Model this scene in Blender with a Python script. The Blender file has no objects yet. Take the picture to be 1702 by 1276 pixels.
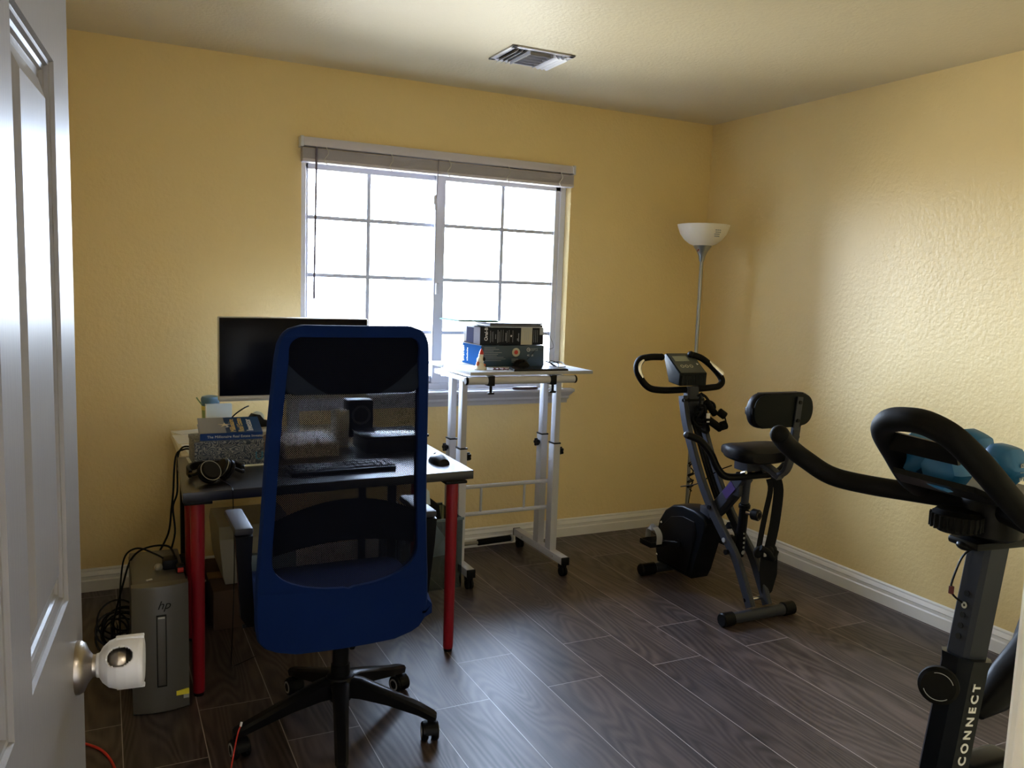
import bpy, bmesh, math, random
from mathutils import Vector, Matrix
random.seed(7)
SC = bpy.context.scene
COL = SC.collection
PI = math.pi

# ------------------------------------------------------------ camera
YAW, PITCH, ROLL, EYE = 0.460335, 0.115912, 0.035209, 1.45
fw = Vector((math.sin(YAW)*math.cos(PITCH), math.cos(YAW)*math.cos(PITCH), -math.sin(PITCH)))
rt = fw.cross(Vector((0, 0, 1))).normalized(); up = rt.cross(fw)
r2 = rt*math.cos(ROLL) + up*math.sin(ROLL); u2 = up*math.cos(ROLL) - rt*math.sin(ROLL)
cd = bpy.data.cameras.new('camera'); cam = bpy.data.objects.new('camera', cd); COL.objects.link(cam)
m3 = Matrix((r2, u2, -fw)).transposed()
cam.matrix_world = Matrix.Translation((0, 0, EYE)) @ m3.to_4x4()
cd.sensor_fit = 'HORIZONTAL'; cd.sensor_width = 36; cd.lens = 1373.66/1702*36; cd.clip_start = 0.02
SC.camera = cam

# ------------------------------------------------------------ world, lights, exposure
SKY = 13.0
w = bpy.data.worlds.new('sky'); SC.world = w; w.use_nodes = True
nt = w.node_tree; nt.nodes.clear()
tc = nt.nodes.new('ShaderNodeTexCoord'); sp = nt.nodes.new('ShaderNodeSeparateXYZ')
cr = nt.nodes.new('ShaderNodeValToRGB'); bg = nt.nodes.new('ShaderNodeBackground'); wo = nt.nodes.new('ShaderNodeOutputWorld')
mr = nt.nodes.new('ShaderNodeMapRange'); mr.inputs[1].default_value = -1; mr.inputs[2].default_value = 1
nt.links.new(tc.outputs['Generated'], sp.inputs[0]); nt.links.new(sp.outputs[2], mr.inputs[0]); nt.links.new(mr.outputs[0], cr.inputs[0])
e = cr.color_ramp.elements
e[0].position = 0.0; e[0].color = (0.20, 0.20, 0.19, 1)
e[1].position = 1.0; e[1].color = (0.55, 0.72, 1.0, 1)
k = e.new(0.47); k.color = (0.27, 0.27, 0.27, 1)
k = e.new(0.52); k.color = (0.74, 0.86, 1.10, 1)
k = e.new(0.75); k.color = (0.66, 0.80, 1.12, 1)
nt.links.new(cr.outputs[0], bg.inputs[0]); bg.inputs[1].default_value = SKY; nt.links.new(bg.outputs[0], wo.inputs[0])
pd = bpy.data.lights.new('window_portal', 'AREA'); pd.shape = 'RECTANGLE'; pd.size = 1.5; pd.size_y = 1.2
po = bpy.data.objects.new('window_portal', pd); COL.objects.link(po); po.location = (1.62, 4.27, 1.48); po.rotation_euler = (-PI/2, 0, 0)
pd.cycles.is_portal = True
hd = bpy.data.lights.new('hall_fill_light', 'AREA'); hd.shape = 'DISK'; hd.size = 0.35; hd.energy = 1.6; hd.color = (1.0, 0.93, 0.84)  # added fill light in the unseen hall, no known lamp there
ho = bpy.data.objects.new('hall_fill_light', hd); COL.objects.link(ho); ho.location = (0.55, -0.7, 2.42)
SC.view_settings.view_transform = 'Standard'; SC.view_settings.look = 'None'
SC.view_settings.gamma = 1; SC.view_settings.exposure = 2.2; SC.view_settings.use_curve_mapping = False

# ------------------------------------------------------------ materials
MATS = {}
def N(nt, t, **kw):
    n = nt.nodes.new(t)
    for a, v in kw.items(): setattr(n, a, v)
    return n
def mat(name, col, rough=0.5, metal=0.0, bump=None, vary=0.0, coat=0.0, emis=None, trans=0.0, alpha=1.0, spec=0.5):
    """principled material; bump=(scale, strength, dist) noise bump; vary = noise variation of value"""
    if name in MATS: return MATS[name]
    m = bpy.data.materials.new(name); m.use_nodes = True; t = m.node_tree
    b = t.nodes['Principled BSDF']
    b.inputs['Base Color'].default_value = (*col, 1); b.inputs['Roughness'].default_value = rough
    b.inputs['Metallic'].default_value = metal; b.inputs['Coat Weight'].default_value = coat
    if spec == 0.5 and max(col) < 0.04: spec = 0.13; col = tuple(c_*0.7 for c_ in col)
    b.inputs['Specular IOR Level'].default_value = spec
    if trans: b.inputs['Transmission Weight'].default_value = trans
    b.inputs['Alpha'].default_value = alpha
    if emis: b.inputs['Emission Color'].default_value = (*emis[0], 1); b.inputs['Emission Strength'].default_value = emis[1]
    g = N(t, 'ShaderNodeTexCoord')
    nz = N(t, 'ShaderNodeTexNoise'); nz.inputs['Scale'].default_value = 9; nz.inputs['Detail'].default_value = 4
    t.links.new(g.outputs['Object'], nz.inputs['Vector'])
    v = vary if vary else 0.04
    mx = N(t, 'ShaderNodeMix', data_type='RGBA'); t.links.new(nz.outputs['Fac'], mx.inputs[0])
    mx.inputs[6].default_value = (*[c*(1-v) for c in col], 1); mx.inputs[7].default_value = (*[min(1, c*(1+v)) for c in col], 1)
    t.links.new(mx.outputs[2], b.inputs['Base Color'])
    if bump:
        n2 = N(t, 'ShaderNodeTexNoise'); n2.inputs['Scale'].default_value = bump[0]; n2.inputs['Detail'].default_value = 3
        t.links.new(g.outputs['Object'], n2.inputs['Vector'])
        bp = N(t, 'ShaderNodeBump'); bp.inputs['Strength'].default_value = bump[1]; bp.inputs['Distance'].default_value = bump[2]
        t.links.new(n2.outputs['Fac'], bp.inputs['Height']); t.links.new(bp.outputs[0], b.inputs['Normal'])
    MATS[name] = m
    return m

M_wall = mat('wall_paint_yellow', (0.86, 0.67, 0.325), 0.42, bump=(62, 0.55, 0.004), vary=0.02)
M_ceil = mat('ceiling_paint', (0.70, 0.61, 0.42), 0.5, bump=(75, 0.5, 0.004), vary=0.02)
M_trim = mat('white_trim_paint', (0.78, 0.76, 0.72), 0.35, bump=(30, 0.05, 0.001))
M_hall = mat('hall_paint', (0.62, 0.58, 0.5), 0.6)
M_door = mat('door_paint', (0.40, 0.39, 0.385), 0.34, bump=(1, 0, 0))
M_vinyl = mat('window_vinyl', (0.62, 0.63, 0.72), 0.35)
M_sill = mat('sill_paint', (0.50, 0.50, 0.55), 0.5, spec=0.15)
M_slat = mat('blind_slat', (0.60, 0.57, 0.64), 0.45)
M_cord = mat('blind_cord', (0.7, 0.68, 0.65), 0.7)
M_black = mat('black_plastic', (0.006, 0.006, 0.0075), 0.38)
M_matte = mat('black_foam', (0.004, 0.004, 0.0045), 0.62, bump=(400, 0.15, 0.0005))
M_rubber = mat('black_rubber', (0.005, 0.005, 0.005), 0.7)
M_gunm = mat('grey_painted_steel', (0.034, 0.038, 0.052), 0.36, metal=0.2, spec=0.3)
M_spin = mat('spin_bike_paint', (0.006, 0.008, 0.013), 0.34, metal=0.25)
M_spinp = mat('spin_post_steel', (0.012, 0.016, 0.030), 0.4, metal=0.25, spec=0.3)
M_chrome = mat('chrome', (0.75, 0.75, 0.76), 0.18, metal=1.0)
M_nickel = mat('brushed_nickel', (0.42, 0.38, 0.33), 0.3, metal=1.0, bump=(300, 0.1, 0.0005))
M_leather = mat('black_vinyl_seat', (0.005, 0.005, 0.0075), 0.42, bump=(220, 0.15, 0.0008))
M_white = mat('white_powder_coat', (0.52, 0.52, 0.55), 0.45, spec=0.15)
M_whitelam = mat('white_laminate', (0.40, 0.40, 0.40), 0.7, spec=0.05)
M_desk = mat('black_brown_laminate', (0.007, 0.006, 0.006), 0.30, bump=(60, 0.05, 0.0005), spec=0.7)
M_red = mat('red_leg_paint', (0.22, 0.003, 0.012), 0.35)
M_cream = mat('birch_laminate', (0.66, 0.58, 0.42), 0.45)
M_blue = mat('blue_chair_fabric', (0.0022, 0.0135, 0.082), 0.9, spec=0.12, bump=(700, 0.3, 0.0006), vary=0.08)
M_paper = mat('paper', (0.82, 0.82, 0.80), 0.7)
M_paperb = mat('paper_bluish', (0.66, 0.76, 0.82), 0.7)
M_screen = mat('screen_off', (0.003, 0.004, 0.014), 0.22)
M_silver = mat('silver_plastic', (0.48, 0.48, 0.48), 0.35, metal=0.4)
M_pc = mat('pc_front_silver', (0.10, 0.095, 0.09), 0.38, metal=0.35)
M_pcd = mat('pc_case_black', (0.02, 0.02, 0.02), 0.35)
M_shade = mat('lamp_shade_plastic', (0.86, 0.80, 0.68), 0.4)
M_lampm = mat('lamp_metal', (0.36, 0.37, 0.36), 0.32, metal=0.85)
M_dumb = mat('blue_vinyl_dumbbell', (0.012, 0.13, 0.33), 0.45)
M_card = mat('cardboard', (0.05, 0.026, 0.016), 0.8, bump=(80, 0.1, 0.001))
M_putty = mat('putty_plastic', (0.26, 0.24, 0.20), 0.5)
M_lettw = mat('white_lettering', (0.75, 0.75, 0.78), 0.5)
M_lettg = mat('grey_lettering', (0.35, 0.37, 0.40), 0.5)
M_lettk = mat('dark_lettering', (0.02, 0.02, 0.02), 0.5)
M_gold = mat('gold_lettering', (0.62, 0.46, 0.16), 0.5)
M_yel = mat('yellow_sticker', (0.75, 0.65, 0.04), 0.6)
M_redp = mat('red_plastic', (0.55, 0.03, 0.02), 0.45)
M_teal = mat('box_dark_teal', (0.018, 0.045, 0.075), 0.4)
M_cyan = mat('box_bright_blue', (0.003, 0.055, 0.19), 0.8, spec=0.02)
M_boxk = mat('box_black', (0.018, 0.020, 0.028), 0.4)
M_beige = mat('box_beige_panel', (0.50, 0.47, 0.36), 0.55)
M_purple = mat('purple_decal', (0.035, 0.016, 0.09), 0.4)
M_bag = mat('black_nylon', (0.012, 0.013, 0.016), 0.75)
M_orange = mat('orange_glaze', (0.6, 0.15, 0.05), 0.4)
M_dk = mat('duct_shade', (0.02, 0.02, 0.02), 0.9)
M_green = mat('dark_green_sheet', (0.12, 0.20, 0.17), 0.8, spec=0.05)

def node_mat(name, fn):
    m = bpy.data.materials.new(name); m.use_nodes = True; t = m.node_tree
    fn(t, t.nodes['Principled BSDF'], N(t, 'ShaderNodeTexCoord')); MATS[name] = m; return m

def _floor(t, b, g):
    L = t.links.new
    sep = N(t, 'ShaderNodeSeparateXYZ'); L(g.outputs['Object'], sep.inputs[0])
    cmb = N(t, 'ShaderNodeCombineXYZ'); L(sep.outputs[1], cmb.inputs[0]); L(sep.outputs[0], cmb.inputs[1])
    mp = N(t, 'ShaderNodeMapping'); L(cmb.outputs[0], mp.inputs[0]); mp.inputs['Location'].default_value = (0.85, -0.025, 0)
    def brick(c1, c2, mc):
        br = N(t, 'ShaderNodeTexBrick'); L(mp.outputs[0], br.inputs[0])
        br.offset = 0.246; br.offset_frequency = 2; br.squash = 1
        br.inputs['Color1'].default_value = c1; br.inputs['Color2'].default_value = c2; br.inputs['Mortar'].default_value = mc
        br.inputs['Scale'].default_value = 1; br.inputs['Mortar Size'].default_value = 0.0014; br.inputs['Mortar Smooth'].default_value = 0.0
        br.inputs['Brick Width'].default_value = 1.22; br.inputs['Row Height'].default_value = 0.235; br.inputs['Bias'].default_value = 0
        return br
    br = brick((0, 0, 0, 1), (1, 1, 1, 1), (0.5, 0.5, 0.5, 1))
    # per-plank random offset for grain
    sc = N(t, 'ShaderNodeVectorMath', operation='MULTIPLY'); L(br.outputs['Color'], sc.inputs[0]); sc.inputs[1].default_value = (13.1, 7.7, 3.3)
    ad = N(t, 'ShaderNodeVectorMath', operation='ADD'); L(mp.outputs[0], ad.inputs[0]); L(sc.outputs[0], ad.inputs[1])
    m2 = N(t, 'ShaderNodeMapping'); L(ad.outputs[0], m2.inputs[0]); m2.inputs['Scale'].default_value = (0.9, 5.0, 1)
    wn = N(t, 'ShaderNodeTexNoise'); L(m2.outputs[0], wn.inputs['Vector']); wn.inputs['Scale'].default_value = 1.0; wn.inputs['Detail'].default_value = 1.2; wn.inputs['Distortion'].default_value = 0.25
    wm = N(t, 'ShaderNodeMath', operation='MULTIPLY'); L(wn.outputs['Fac'], wm.inputs[0]); wm.inputs[1].default_value = 150
    ws = N(t, 'ShaderNodeMath', operation='SINE'); L(wm.outputs[0], ws.inputs[0])
    wv = N(t, 'ShaderNodeMath', operation='MULTIPLY_ADD'); L(ws.outputs[0], wv.inputs[0]); wv.inputs[1].default_value = 0.5; wv.inputs[2].default_value = 0.5
    m3_ = N(t, 'ShaderNodeMapping'); L(ad.outputs[0], m3_.inputs[0]); m3_.inputs['Scale'].default_value = (5, 60, 1)
    nz = N(t, 'ShaderNodeTexNoise'); L(m3_.outputs[0], nz.inputs['Vector']); nz.inputs['Scale'].default_value = 1.6; nz.inputs['Detail'].default_value = 5
    m4 = N(t, 'ShaderNodeMapping'); L(ad.outputs[0], m4.inputs[0]); m4.inputs['Scale'].default_value = (1.2, 5, 1)
    n3 = N(t, 'ShaderNodeTexNoise'); L(m4.outputs[0], n3.inputs['Vector']); n3.inputs['Scale'].default_value = 1.5; n3.inputs['Detail'].default_value = 3
    mul = N(t, 'ShaderNodeMix', data_type='FLOAT'); mul.inputs[0].default_value = 0.6; L(wv.outputs[0], mul.inputs[2]); L(nz.outputs['Fac'], mul.inputs[3])
    mu2 = N(t, 'ShaderNodeMix', data_type='FLOAT'); mu2.inputs[0].default_value = 0.45; L(mul.outputs[0], mu2.inputs[2]); L(n3.outputs['Fac'], mu2.inputs[3])
    rp = N(t, 'ShaderNodeValToRGB'); L(mu2.outputs[0], rp.inputs[0])
    rp.color_ramp.elements[0].position = 0.25; rp.color_ramp.elements[0].color = (0.014, 0.011, 0.012, 1)
    rp.color_ramp.elements[1].position = 0.78; rp.color_ramp.elements[1].color = (0.120, 0.093, 0.092, 1)
    tint = N(t, 'ShaderNodeMix', data_type='RGBA', blend_type='MULTIPLY'); tint.inputs[0].default_value = 1
    br2 = brick((0.70, 0.66, 0.66, 1), (1.12, 1.05, 1.0, 1), (1, 1, 1, 1))
    L(rp.outputs[0], tint.inputs[6]); L(br2.outputs['Color'], tint.inputs[7])
    mx = N(t, 'ShaderNodeMix', data_type='RGBA'); L(br.outputs['Fac'], mx.inputs[0]); L(tint.outputs[2], mx.inputs[6]); mx.inputs[7].default_value = (0.34, 0.30, 0.29, 1)  # seams coloured pale: window light on the grooves is put into the colour
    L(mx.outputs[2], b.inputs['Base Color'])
    rr = N(t, 'ShaderNodeMapRange'); L(mu2.outputs[0], rr.inputs[0]); rr.inputs[3].default_value = 0.46; rr.inputs[4].default_value = 0.32
    L(rr.outputs[0], b.inputs['Roughness']); b.inputs['Specular IOR Level'].default_value = 0.5
    bp = N(t, 'ShaderNodeBump'); bp.inputs['Strength'].default_value = 0.25; bp.inputs['Distance'].default_value = 0.0015
    L(mu2.outputs[0], bp.inputs['Height']); L(bp.outputs[0], b.inputs['Normal'])
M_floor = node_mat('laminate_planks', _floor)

def _mesh(t, b, g):
    # woven mesh fabric: real round holes repeated on a staggered grid
    L = t.links.new
    sep = N(t, 'ShaderNodeSeparateXYZ'); L(g.outputs['Object'], sep.inputs[0])
    def M(op, a, b_=None, c=None):
        n = N(t, 'ShaderNodeMath', operation=op)
        for i, v in enumerate((a, b_, c)):
            if v is None: continue
            if isinstance(v, (int, float)): n.inputs[i].default_value = v
            else: L(v, n.inputs[i])
        return n.outputs[0]
    P = 0.0052
    a = M('MULTIPLY', M('ADD', sep.outputs[0], sep.outputs[2]), 1/P*PI); c = M('MULTIPLY', M('SUBTRACT', sep.outputs[0], sep.outputs[2]), 1/P*PI)
    s = M('MULTIPLY', M('ABSOLUTE', M('SINE', a)), M('ABSOLUTE', M('SINE', c)))
    hole = M('GREATER_THAN', s, 0.82)
    b.inputs['Base Color'].default_value = (0.002, 0.003, 0.009, 1); b.inputs['Roughness'].default_value = 0.9; b.inputs['Specular IOR Level'].default_value = 0.1
    tr = N(t, 'ShaderNodeBsdfTransparent'); mx = N(t, 'ShaderNodeMixShader')
    L(hole, mx.inputs[0]); L(b.outputs[0], mx.inputs[1]); L(tr.outputs[0], mx.inputs[2])
    L(mx.outputs[0], t.nodes['Material Output'].inputs[0])
M_mesh = node_mat('chair_mesh_net', _mesh)

def _glass(t, b, g):
    L = t.links.new
    gl = N(t, 'ShaderNodeBsdfGlossy'); gl.inputs['Roughness'].default_value = 0.02
    tr = N(t, 'ShaderNodeBsdfTransparent'); tr.inputs[0].default_value = (0.96, 0.98, 0.97, 1)
    mx = N(t, 'ShaderNodeMixShader'); fr = N(t, 'ShaderNodeFresnel'); fr.inputs[0].default_value = 1.35
    L(fr.outputs[0], mx.inputs[0]); L(tr.outputs[0], mx.inputs[1]); L(gl.outputs[0], mx.inputs[2]); L(mx.outputs[0], t.nodes['Material Output'].inputs[0])
def _grain(t, b, g):
    L = t.links.new
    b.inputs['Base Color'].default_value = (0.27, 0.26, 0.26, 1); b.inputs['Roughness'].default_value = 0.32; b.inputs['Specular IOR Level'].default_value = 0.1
    mp = N(t, 'ShaderNodeMapping'); L(g.outputs['Object'], mp.inputs[0]); mp.inputs['Scale'].default_value = (220, 220, 7)
    nz = N(t, 'ShaderNodeTexNoise'); L(mp.outputs[0], nz.inputs['Vector']); nz.inputs['Scale'].default_value = 1.0; nz.inputs['Detail'].default_value = 4
    bp = N(t, 'ShaderNodeBump'); bp.inputs['Strength'].default_value = 0.35; bp.inputs['Distance'].default_value = 0.0008
    L(nz.outputs['Fac'], bp.inputs['Height']); L(bp.outputs[0], b.inputs['Normal'])
M_door = node_mat('door_grained_paint', _grain)
M_glass = node_mat('window_glass', _glass)
def _acryl(t, b, g):
    L = t.links.new
    gl = N(t, 'ShaderNodeBsdfGlossy'); gl.inputs['Roughness'].default_value = 0.06; gl.inputs[0].default_value = (0.8, 0.9, 1, 1)
    tr = N(t, 'ShaderNodeBsdfTransparent'); tr.inputs[0].default_value = (0.52, 0.60, 0.66, 1)
    mx = N(t, 'ShaderNodeMixShader'); mx.inputs[0].default_value = 0.12
    L(tr.outputs[0], mx.inputs[1]); L(gl.outputs[0], mx.inputs[2]); L(mx.outputs[0], t.nodes['Material Output'].inputs[0])
M_acryl = node_mat('smoky_acrylic', _acryl)
def _marble(t, b, g):
    L = t.links.new
    wn = N(t, 'ShaderNodeTexNoise'); L(g.outputs['Object'], wn.inputs['Vector']); wn.inputs['Scale'].default_value = 22; wn.inputs['Detail'].default_value = 1.8; wn.inputs['Distortion'].default_value = 0.5
    wm = N(t, 'ShaderNodeMath', operation='MULTIPLY'); L(wn.outputs['Fac'], wm.inputs[0]); wm.inputs[1].default_value = 85
    ws = N(t, 'ShaderNodeMath', operation='SINE'); L(wm.outputs[0], ws.inputs[0])
    wv = N(t, 'ShaderNodeMath', operation='MULTIPLY_ADD'); L(ws.outputs[0], wv.inputs[0]); wv.inputs[1].default_value = 0.5; wv.inputs[2].default_value = 0.5
    rp = N(t, 'ShaderNodeValToRGB'); L(wv.outputs[0], rp.inputs[0])
    el = rp.color_ramp.elements; el[0].position = 0.1; el[0].color = (0.02, 0.035, 0.08, 1); el[1].position = 0.98; el[1].color = (0.26, 0.27, 0.30, 1)
    k = el.new(0.6); k.color = (0.07, 0.09, 0.16, 1); L(rp.outputs[0], b.inputs['Base Color']); b.inputs['Roughness'].default_value = 0.5
M_marble = node_mat('marbled_paper', _marble)
def _cover(t, b, g):
    L = t.links.new
    sep = N(t, 'ShaderNodeSeparateXYZ'); L(g.outputs['Object'], sep.inputs[0])
    rp = N(t, 'ShaderNodeValToRGB'); mrr = N(t, 'ShaderNodeMapRange'); mrr.inputs[1].default_value = -0.115; mrr.inputs[2].default_value = 0.115
    L(sep.outputs[0], mrr.inputs[0]); L(mrr.outputs[0], rp.inputs[0]); rp.color_ramp.interpolation = 'CONSTANT'
    el = rp.color_ramp.elements; el[0].color = (0.22, 0.24, 0.30, 1); el[0].position = 0; el[1].position = 0.42; el[1].color = (0.012, 0.06, 0.22, 1)
    L(rp.outputs[0], b.inputs['Base Color']); b.inputs['Roughness'].default_value = 0.35
M_cover = node_mat('blue_book_cover', _cover)

# ------------------------------------------------------------ builders
class MB:
    """collects shapes into one mesh"""
    def __init__(s): s.bm = bmesh.new()
    def box(s, c, d, rot=None, bev=0.0, seg=2, taper=None):
        r = bmesh.ops.create_cube(s.bm, size=1); vs = r['verts']
        for v in vs:
            t = 1
            if taper is not None and v.co.z > 0: t = taper
            v.co = Vector((v.co.x*d[0]*t, v.co.y*d[1]*t, v.co.z*d[2]))
        if bev > 0:
            es = list({e for v in vs for e in v.link_edges})
            rb = bmesh.ops.bevel(s.bm, geom=es, offset=bev, segments=seg, profile=0.5, affect='EDGES')
            vs = list({v for f in rb['faces'] for v in f.verts} | {v for v in vs if v.is_valid})
        mtx = Matrix.Translation(c)
        if rot is not None: mtx = mtx @ (rot if isinstance(rot, Matrix) else Matrix.Rotation(rot, 4, 'Z'))
        bmesh.ops.transform(s.bm, matrix=mtx, verts=vs); return s
    def bx(s, x0, x1, y0, y1, z0, z1, bev=0.0, seg=2):
        return s.box(((x0+x1)/2, (y0+y1)/2, (z0+z1)/2), (abs(x1-x0), abs(y1-y0), abs(z1-z0)), bev=bev, seg=seg)
    def cyl(s, a, b, r, rb=None, n=20, bev=0.0):
        a, b = Vector(a), Vector(b); d = b-a; L = d.length
        prof = [(0, 0), (r, 0), (rb if rb is not None else r, L), (0, L)]
        if bev: R2 = rb if rb is not None else r; prof = [(0, 0), (r-bev, 0), (r, bev), (R2, L-bev), (R2-bev, L), (0, L)]
        return s.lathe(prof, a, d, n)
    def lathe(s, prof, o=(0, 0, 0), ax=(0, 0, 1), n=24, sx=1, sy=1):
        q = Vector(ax).normalized().to_track_quat('Z', 'Y').to_matrix().to_4x4(); mtx = Matrix.Translation(o) @ q
        rings = []
        for r, z in prof:
            if r < 1e-6: rings.append([s.bm.verts.new(mtx @ Vector((0, 0, z)))])
            else: rings.append([s.bm.verts.new(mtx @ Vector((r*math.cos(2*PI*i/n)*sx, r*math.sin(2*PI*i/n)*sy, z))) for i in range(n)])
        for A, B in zip(rings, rings[1:]):
            for i in range(n):
                j = (i+1) % n
                if len(A) == 1 and len(B) == 1: break
                if len(A) == 1: s.bm.faces.new((A[0], B[j], B[i]))
                elif len(B) == 1: s.bm.faces.new((A[i], A[j], B[0]))
                else: s.bm.faces.new((A[i], A[j], B[j], B[i]))
        return s
    def tube(s, pts, r, n=12, smooth=0, closed=False, rect=None, cap=True, upv=(0, 0, 1)):
        """tube along points. r number or list; rect=(w,h) gives rounded rectangular section; smooth>0 subdivides with Catmull-Rom"""
        P = [Vector(p) for p in pts]; R = list(r) if isinstance(r, (list, tuple)) else [r]*len(P)
        if smooth:
            Q, RR = [], []; n0 = len(P); rng = n0 if closed else n0-1
            for i in range(rng):
                g = (lambda k: P[k % n0]) if closed else (lambda k: P[max(0, min(n0-1, k))])
                p0, p1, p2, p3 = g(i-1), g(i), g(i+1), g(i+2)
                for k in range(smooth):
                    t = k/smooth
                    Q.append(0.5*((2*p1)+(p2-p0)*t+(2*p0-5*p1+4*p2-p3)*t*t+(3*p1-p0-3*p2+p3)*t**3)); RR.append(R[i]*(1-t)+R[(i+1) % n0]*t)
            if not closed: Q.append(P[-1]); RR.append(R[-1])
            P, R = Q, RR
        if rect:
            w_, h_ = rect; c = min(w_, h_)*0.18
            sec = [(w_/2, h_/2-c), (w_/2-c, h_/2), (-w_/2+c, h_/2), (-w_/2, h_/2-c), (-w_/2, -h_/2+c), (-w_/2+c, -h_/2), (w_/2-c, -h_/2), (w_/2, -h_/2+c)]
        m_ = len(P); rings = []; nrm = None
        for i, p in enumerate(P):
            if closed: t = (P[(i+1) % m_]-P[i-1]).normalized()
            else: t = (P[min(m_-1, i+1)]-P[max(0, i-1)]).normalized()
            if rect or nrm is None:
                u = Vector(upv)
                if abs(u.dot(t)) > 0.97: u = Vector((1, 0, 0)) if abs(t.x) < 0.9 else Vector((0, 1, 0))
                nrm = (u-t*u.dot(t)).normalized()
            else: nrm = (nrm-t*nrm.dot(t)).normalized()
            bi = t.cross(nrm)
            if rect: rings.append([s.bm.verts.new(p+bi*a+nrm*b) for a, b in sec])
            else: rings.append([s.bm.verts.new(p+(bi*math.cos(2*PI*k/n)+nrm*math.sin(2*PI*k/n))*R[i]) for k in range(n)])
        K = len(rings[0])
        for i in range(m_ if closed else m_-1):
            A, B = rings[i], rings[(i+1) % m_]
            for k in range(K): s.bm.faces.new((A[k], A[(k+1) % K], B[(k+1) % K], B[k]))
        if cap and not closed: s.bm.faces.new(list(reversed(rings[0]))); s.bm.faces.new(rings[-1])
        return s
    def prism(s, outline, o, ux, uy, depth, bev=0.0):
        """outline of (a,b) in the plane ux,uy at o, extruded by depth along ux x uy"""
        o, ux, uy = Vector(o), Vector(ux).normalized(), Vector(uy).normalized(); nn = ux.cross(uy)
        A = [s.bm.verts.new(o+ux*a+uy*b) for a, b in outline]; B = [s.bm.verts.new(o+ux*a+uy*b+nn*depth) for a, b in outline]
        k = len(A); fs = [s.bm.faces.new(list(reversed(A))), s.bm.faces.new(B)]
        for i in range(k): fs.append(s.bm.faces.new((A[i], A[(i+1) % k], B[(i+1) % k], B[i])))
        if bev:
            es = list(fs[0].edges)+list(fs[1].edges)
            bmesh.ops.bevel(s.bm, geom=es, offset=bev, segments=3, profile=0.5, affect='EDGES')
        return s
    def loft(s, rings, closed=True, cap=True):
        V = [[s.bm.verts.new(p) for p in r] for r in rings]; K = len(V[0])
        for A, B in zip(V, V[1:]):
            for k in range(K if closed else K-1): s.bm.faces.new((A[k], A[(k+1) % K], B[(k+1) % K], B[k]))
        if cap and closed: s.bm.faces.new(list(reversed(V[0]))); s.bm.faces.new(V[-1])
        return s
    def sphere(s, c, r, sx=1, sy=1, sz=1, n=16):
        q = bmesh.ops.create_uvsphere(s.bm, u_segments=n, v_segments=n//2+2, radius=r)
        for v in q['verts']: v.co = Vector((v.co.x*sx, v.co.y*sy, v.co.z*sz))+Vector(c)
        return s
    def build(s, name, m, parent=None, smooth=True, sub=0, world=True, kind=None, label=None):
        bmesh.ops.recalc_face_normals(s.bm, faces=s.bm.faces)
        if parent is not None and world:
            s.bm.transform(root_matrix(parent).inverted())
        me = bpy.data.meshes.new(name); s.bm.to_mesh(me); s.bm.free()
        if smooth:
            for p in me.polygons: p.use_smooth = True
            try: me.set_sharp_from_angle(angle=math.radians(38))
            except Exception: pass
        me.materials.append(m if not isinstance(m, str) else MATS[m])
        o = bpy.data.objects.new(name, me); COL.objects.link(o)
        if parent is not None: o.parent = parent
        if sub:
            md = o.modifiers.new('sub', 'SUBSURF'); md.levels = sub; md.render_levels = sub
        if kind: o['kind'] = kind
        if label: o['label'] = label
        return o
def root_matrix(o):
    m = Matrix.Identity(4)
    while o is not None:
        m = (Matrix.Translation(o.location) @ o.rotation_euler.to_matrix().to_4x4()) @ m; o = o.parent
    return m
def thing(name, label, cat, loc=(0, 0, 0), rotz=0.0, group=None):
    o = bpy.data.objects.new(name, None); COL.objects.link(o); o.empty_display_size = 0.1
    o.location = loc; o.rotation_euler = (0, 0, rotz); o['label'] = label; o['category'] = cat
    if group: o['group'] = group
    return o
def tag(o, label, cat, group=None):
    o['label'] = label; o['category'] = cat
    if group: o['group'] = group
    return o
def struct(name, mb, m, parent=None, smooth=False):
    o = mb.build(name, m, parent, smooth=smooth)
    if parent is None: o['kind'] = 'structure'
    return o
def text(name, body, size, o, ux, uy, m, parent, ext=0.0006, align='LEFT', shear=0.0, bold=0.0, space=1.0):
    c = bpy.data.curves.new(name, 'FONT'); c.body = body; c.size = size; c.extrude = ext; c.align_x = align; c.shear = shear; c.offset = bold; c.space_character = space
    t = bpy.data.objects.new(name, c); COL.objects.link(t)
    bpy.context.view_layer.update()
    me = bpy.data.meshes.new_from_object(t.evaluated_get(bpy.context.evaluated_depsgraph_get()))
    bpy.data.objects.remove(t); bpy.data.curves.remove(c)
    ux, uy = Vector(ux).normalized(), Vector(uy).normalized(); nn = ux.cross(uy)
    mt = Matrix.Translation(o) @ Matrix((ux, uy, nn)).transposed().to_4x4()
    me.transform(root_matrix(parent).inverted() @ mt); me.name = name
    me.materials.clear(); me.materials.append(m)
    ob = bpy.data.objects.new(name, me); COL.objects.link(ob); ob.parent = parent; return ob
def arc(cx, cy, r, a0, a1, n=6):
    return [(cx+r*math.cos(math.radians(a0+(a1-a0)*i/n)), cy+r*math.sin(math.radians(a0+(a1-a0)*i/n))) for i in range(n+1)]
def rrect(x0, x1, y0, y1, r, n=5):
    return arc(x1-r, y1-r, r, 0, 90, n)+arc(x0+r, y1-r, r, 90, 180, n)+arc(x0+r, y0+r, r, 180, 270, n)+arc(x1-r, y0+r, r, 270, 360, n)

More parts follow.
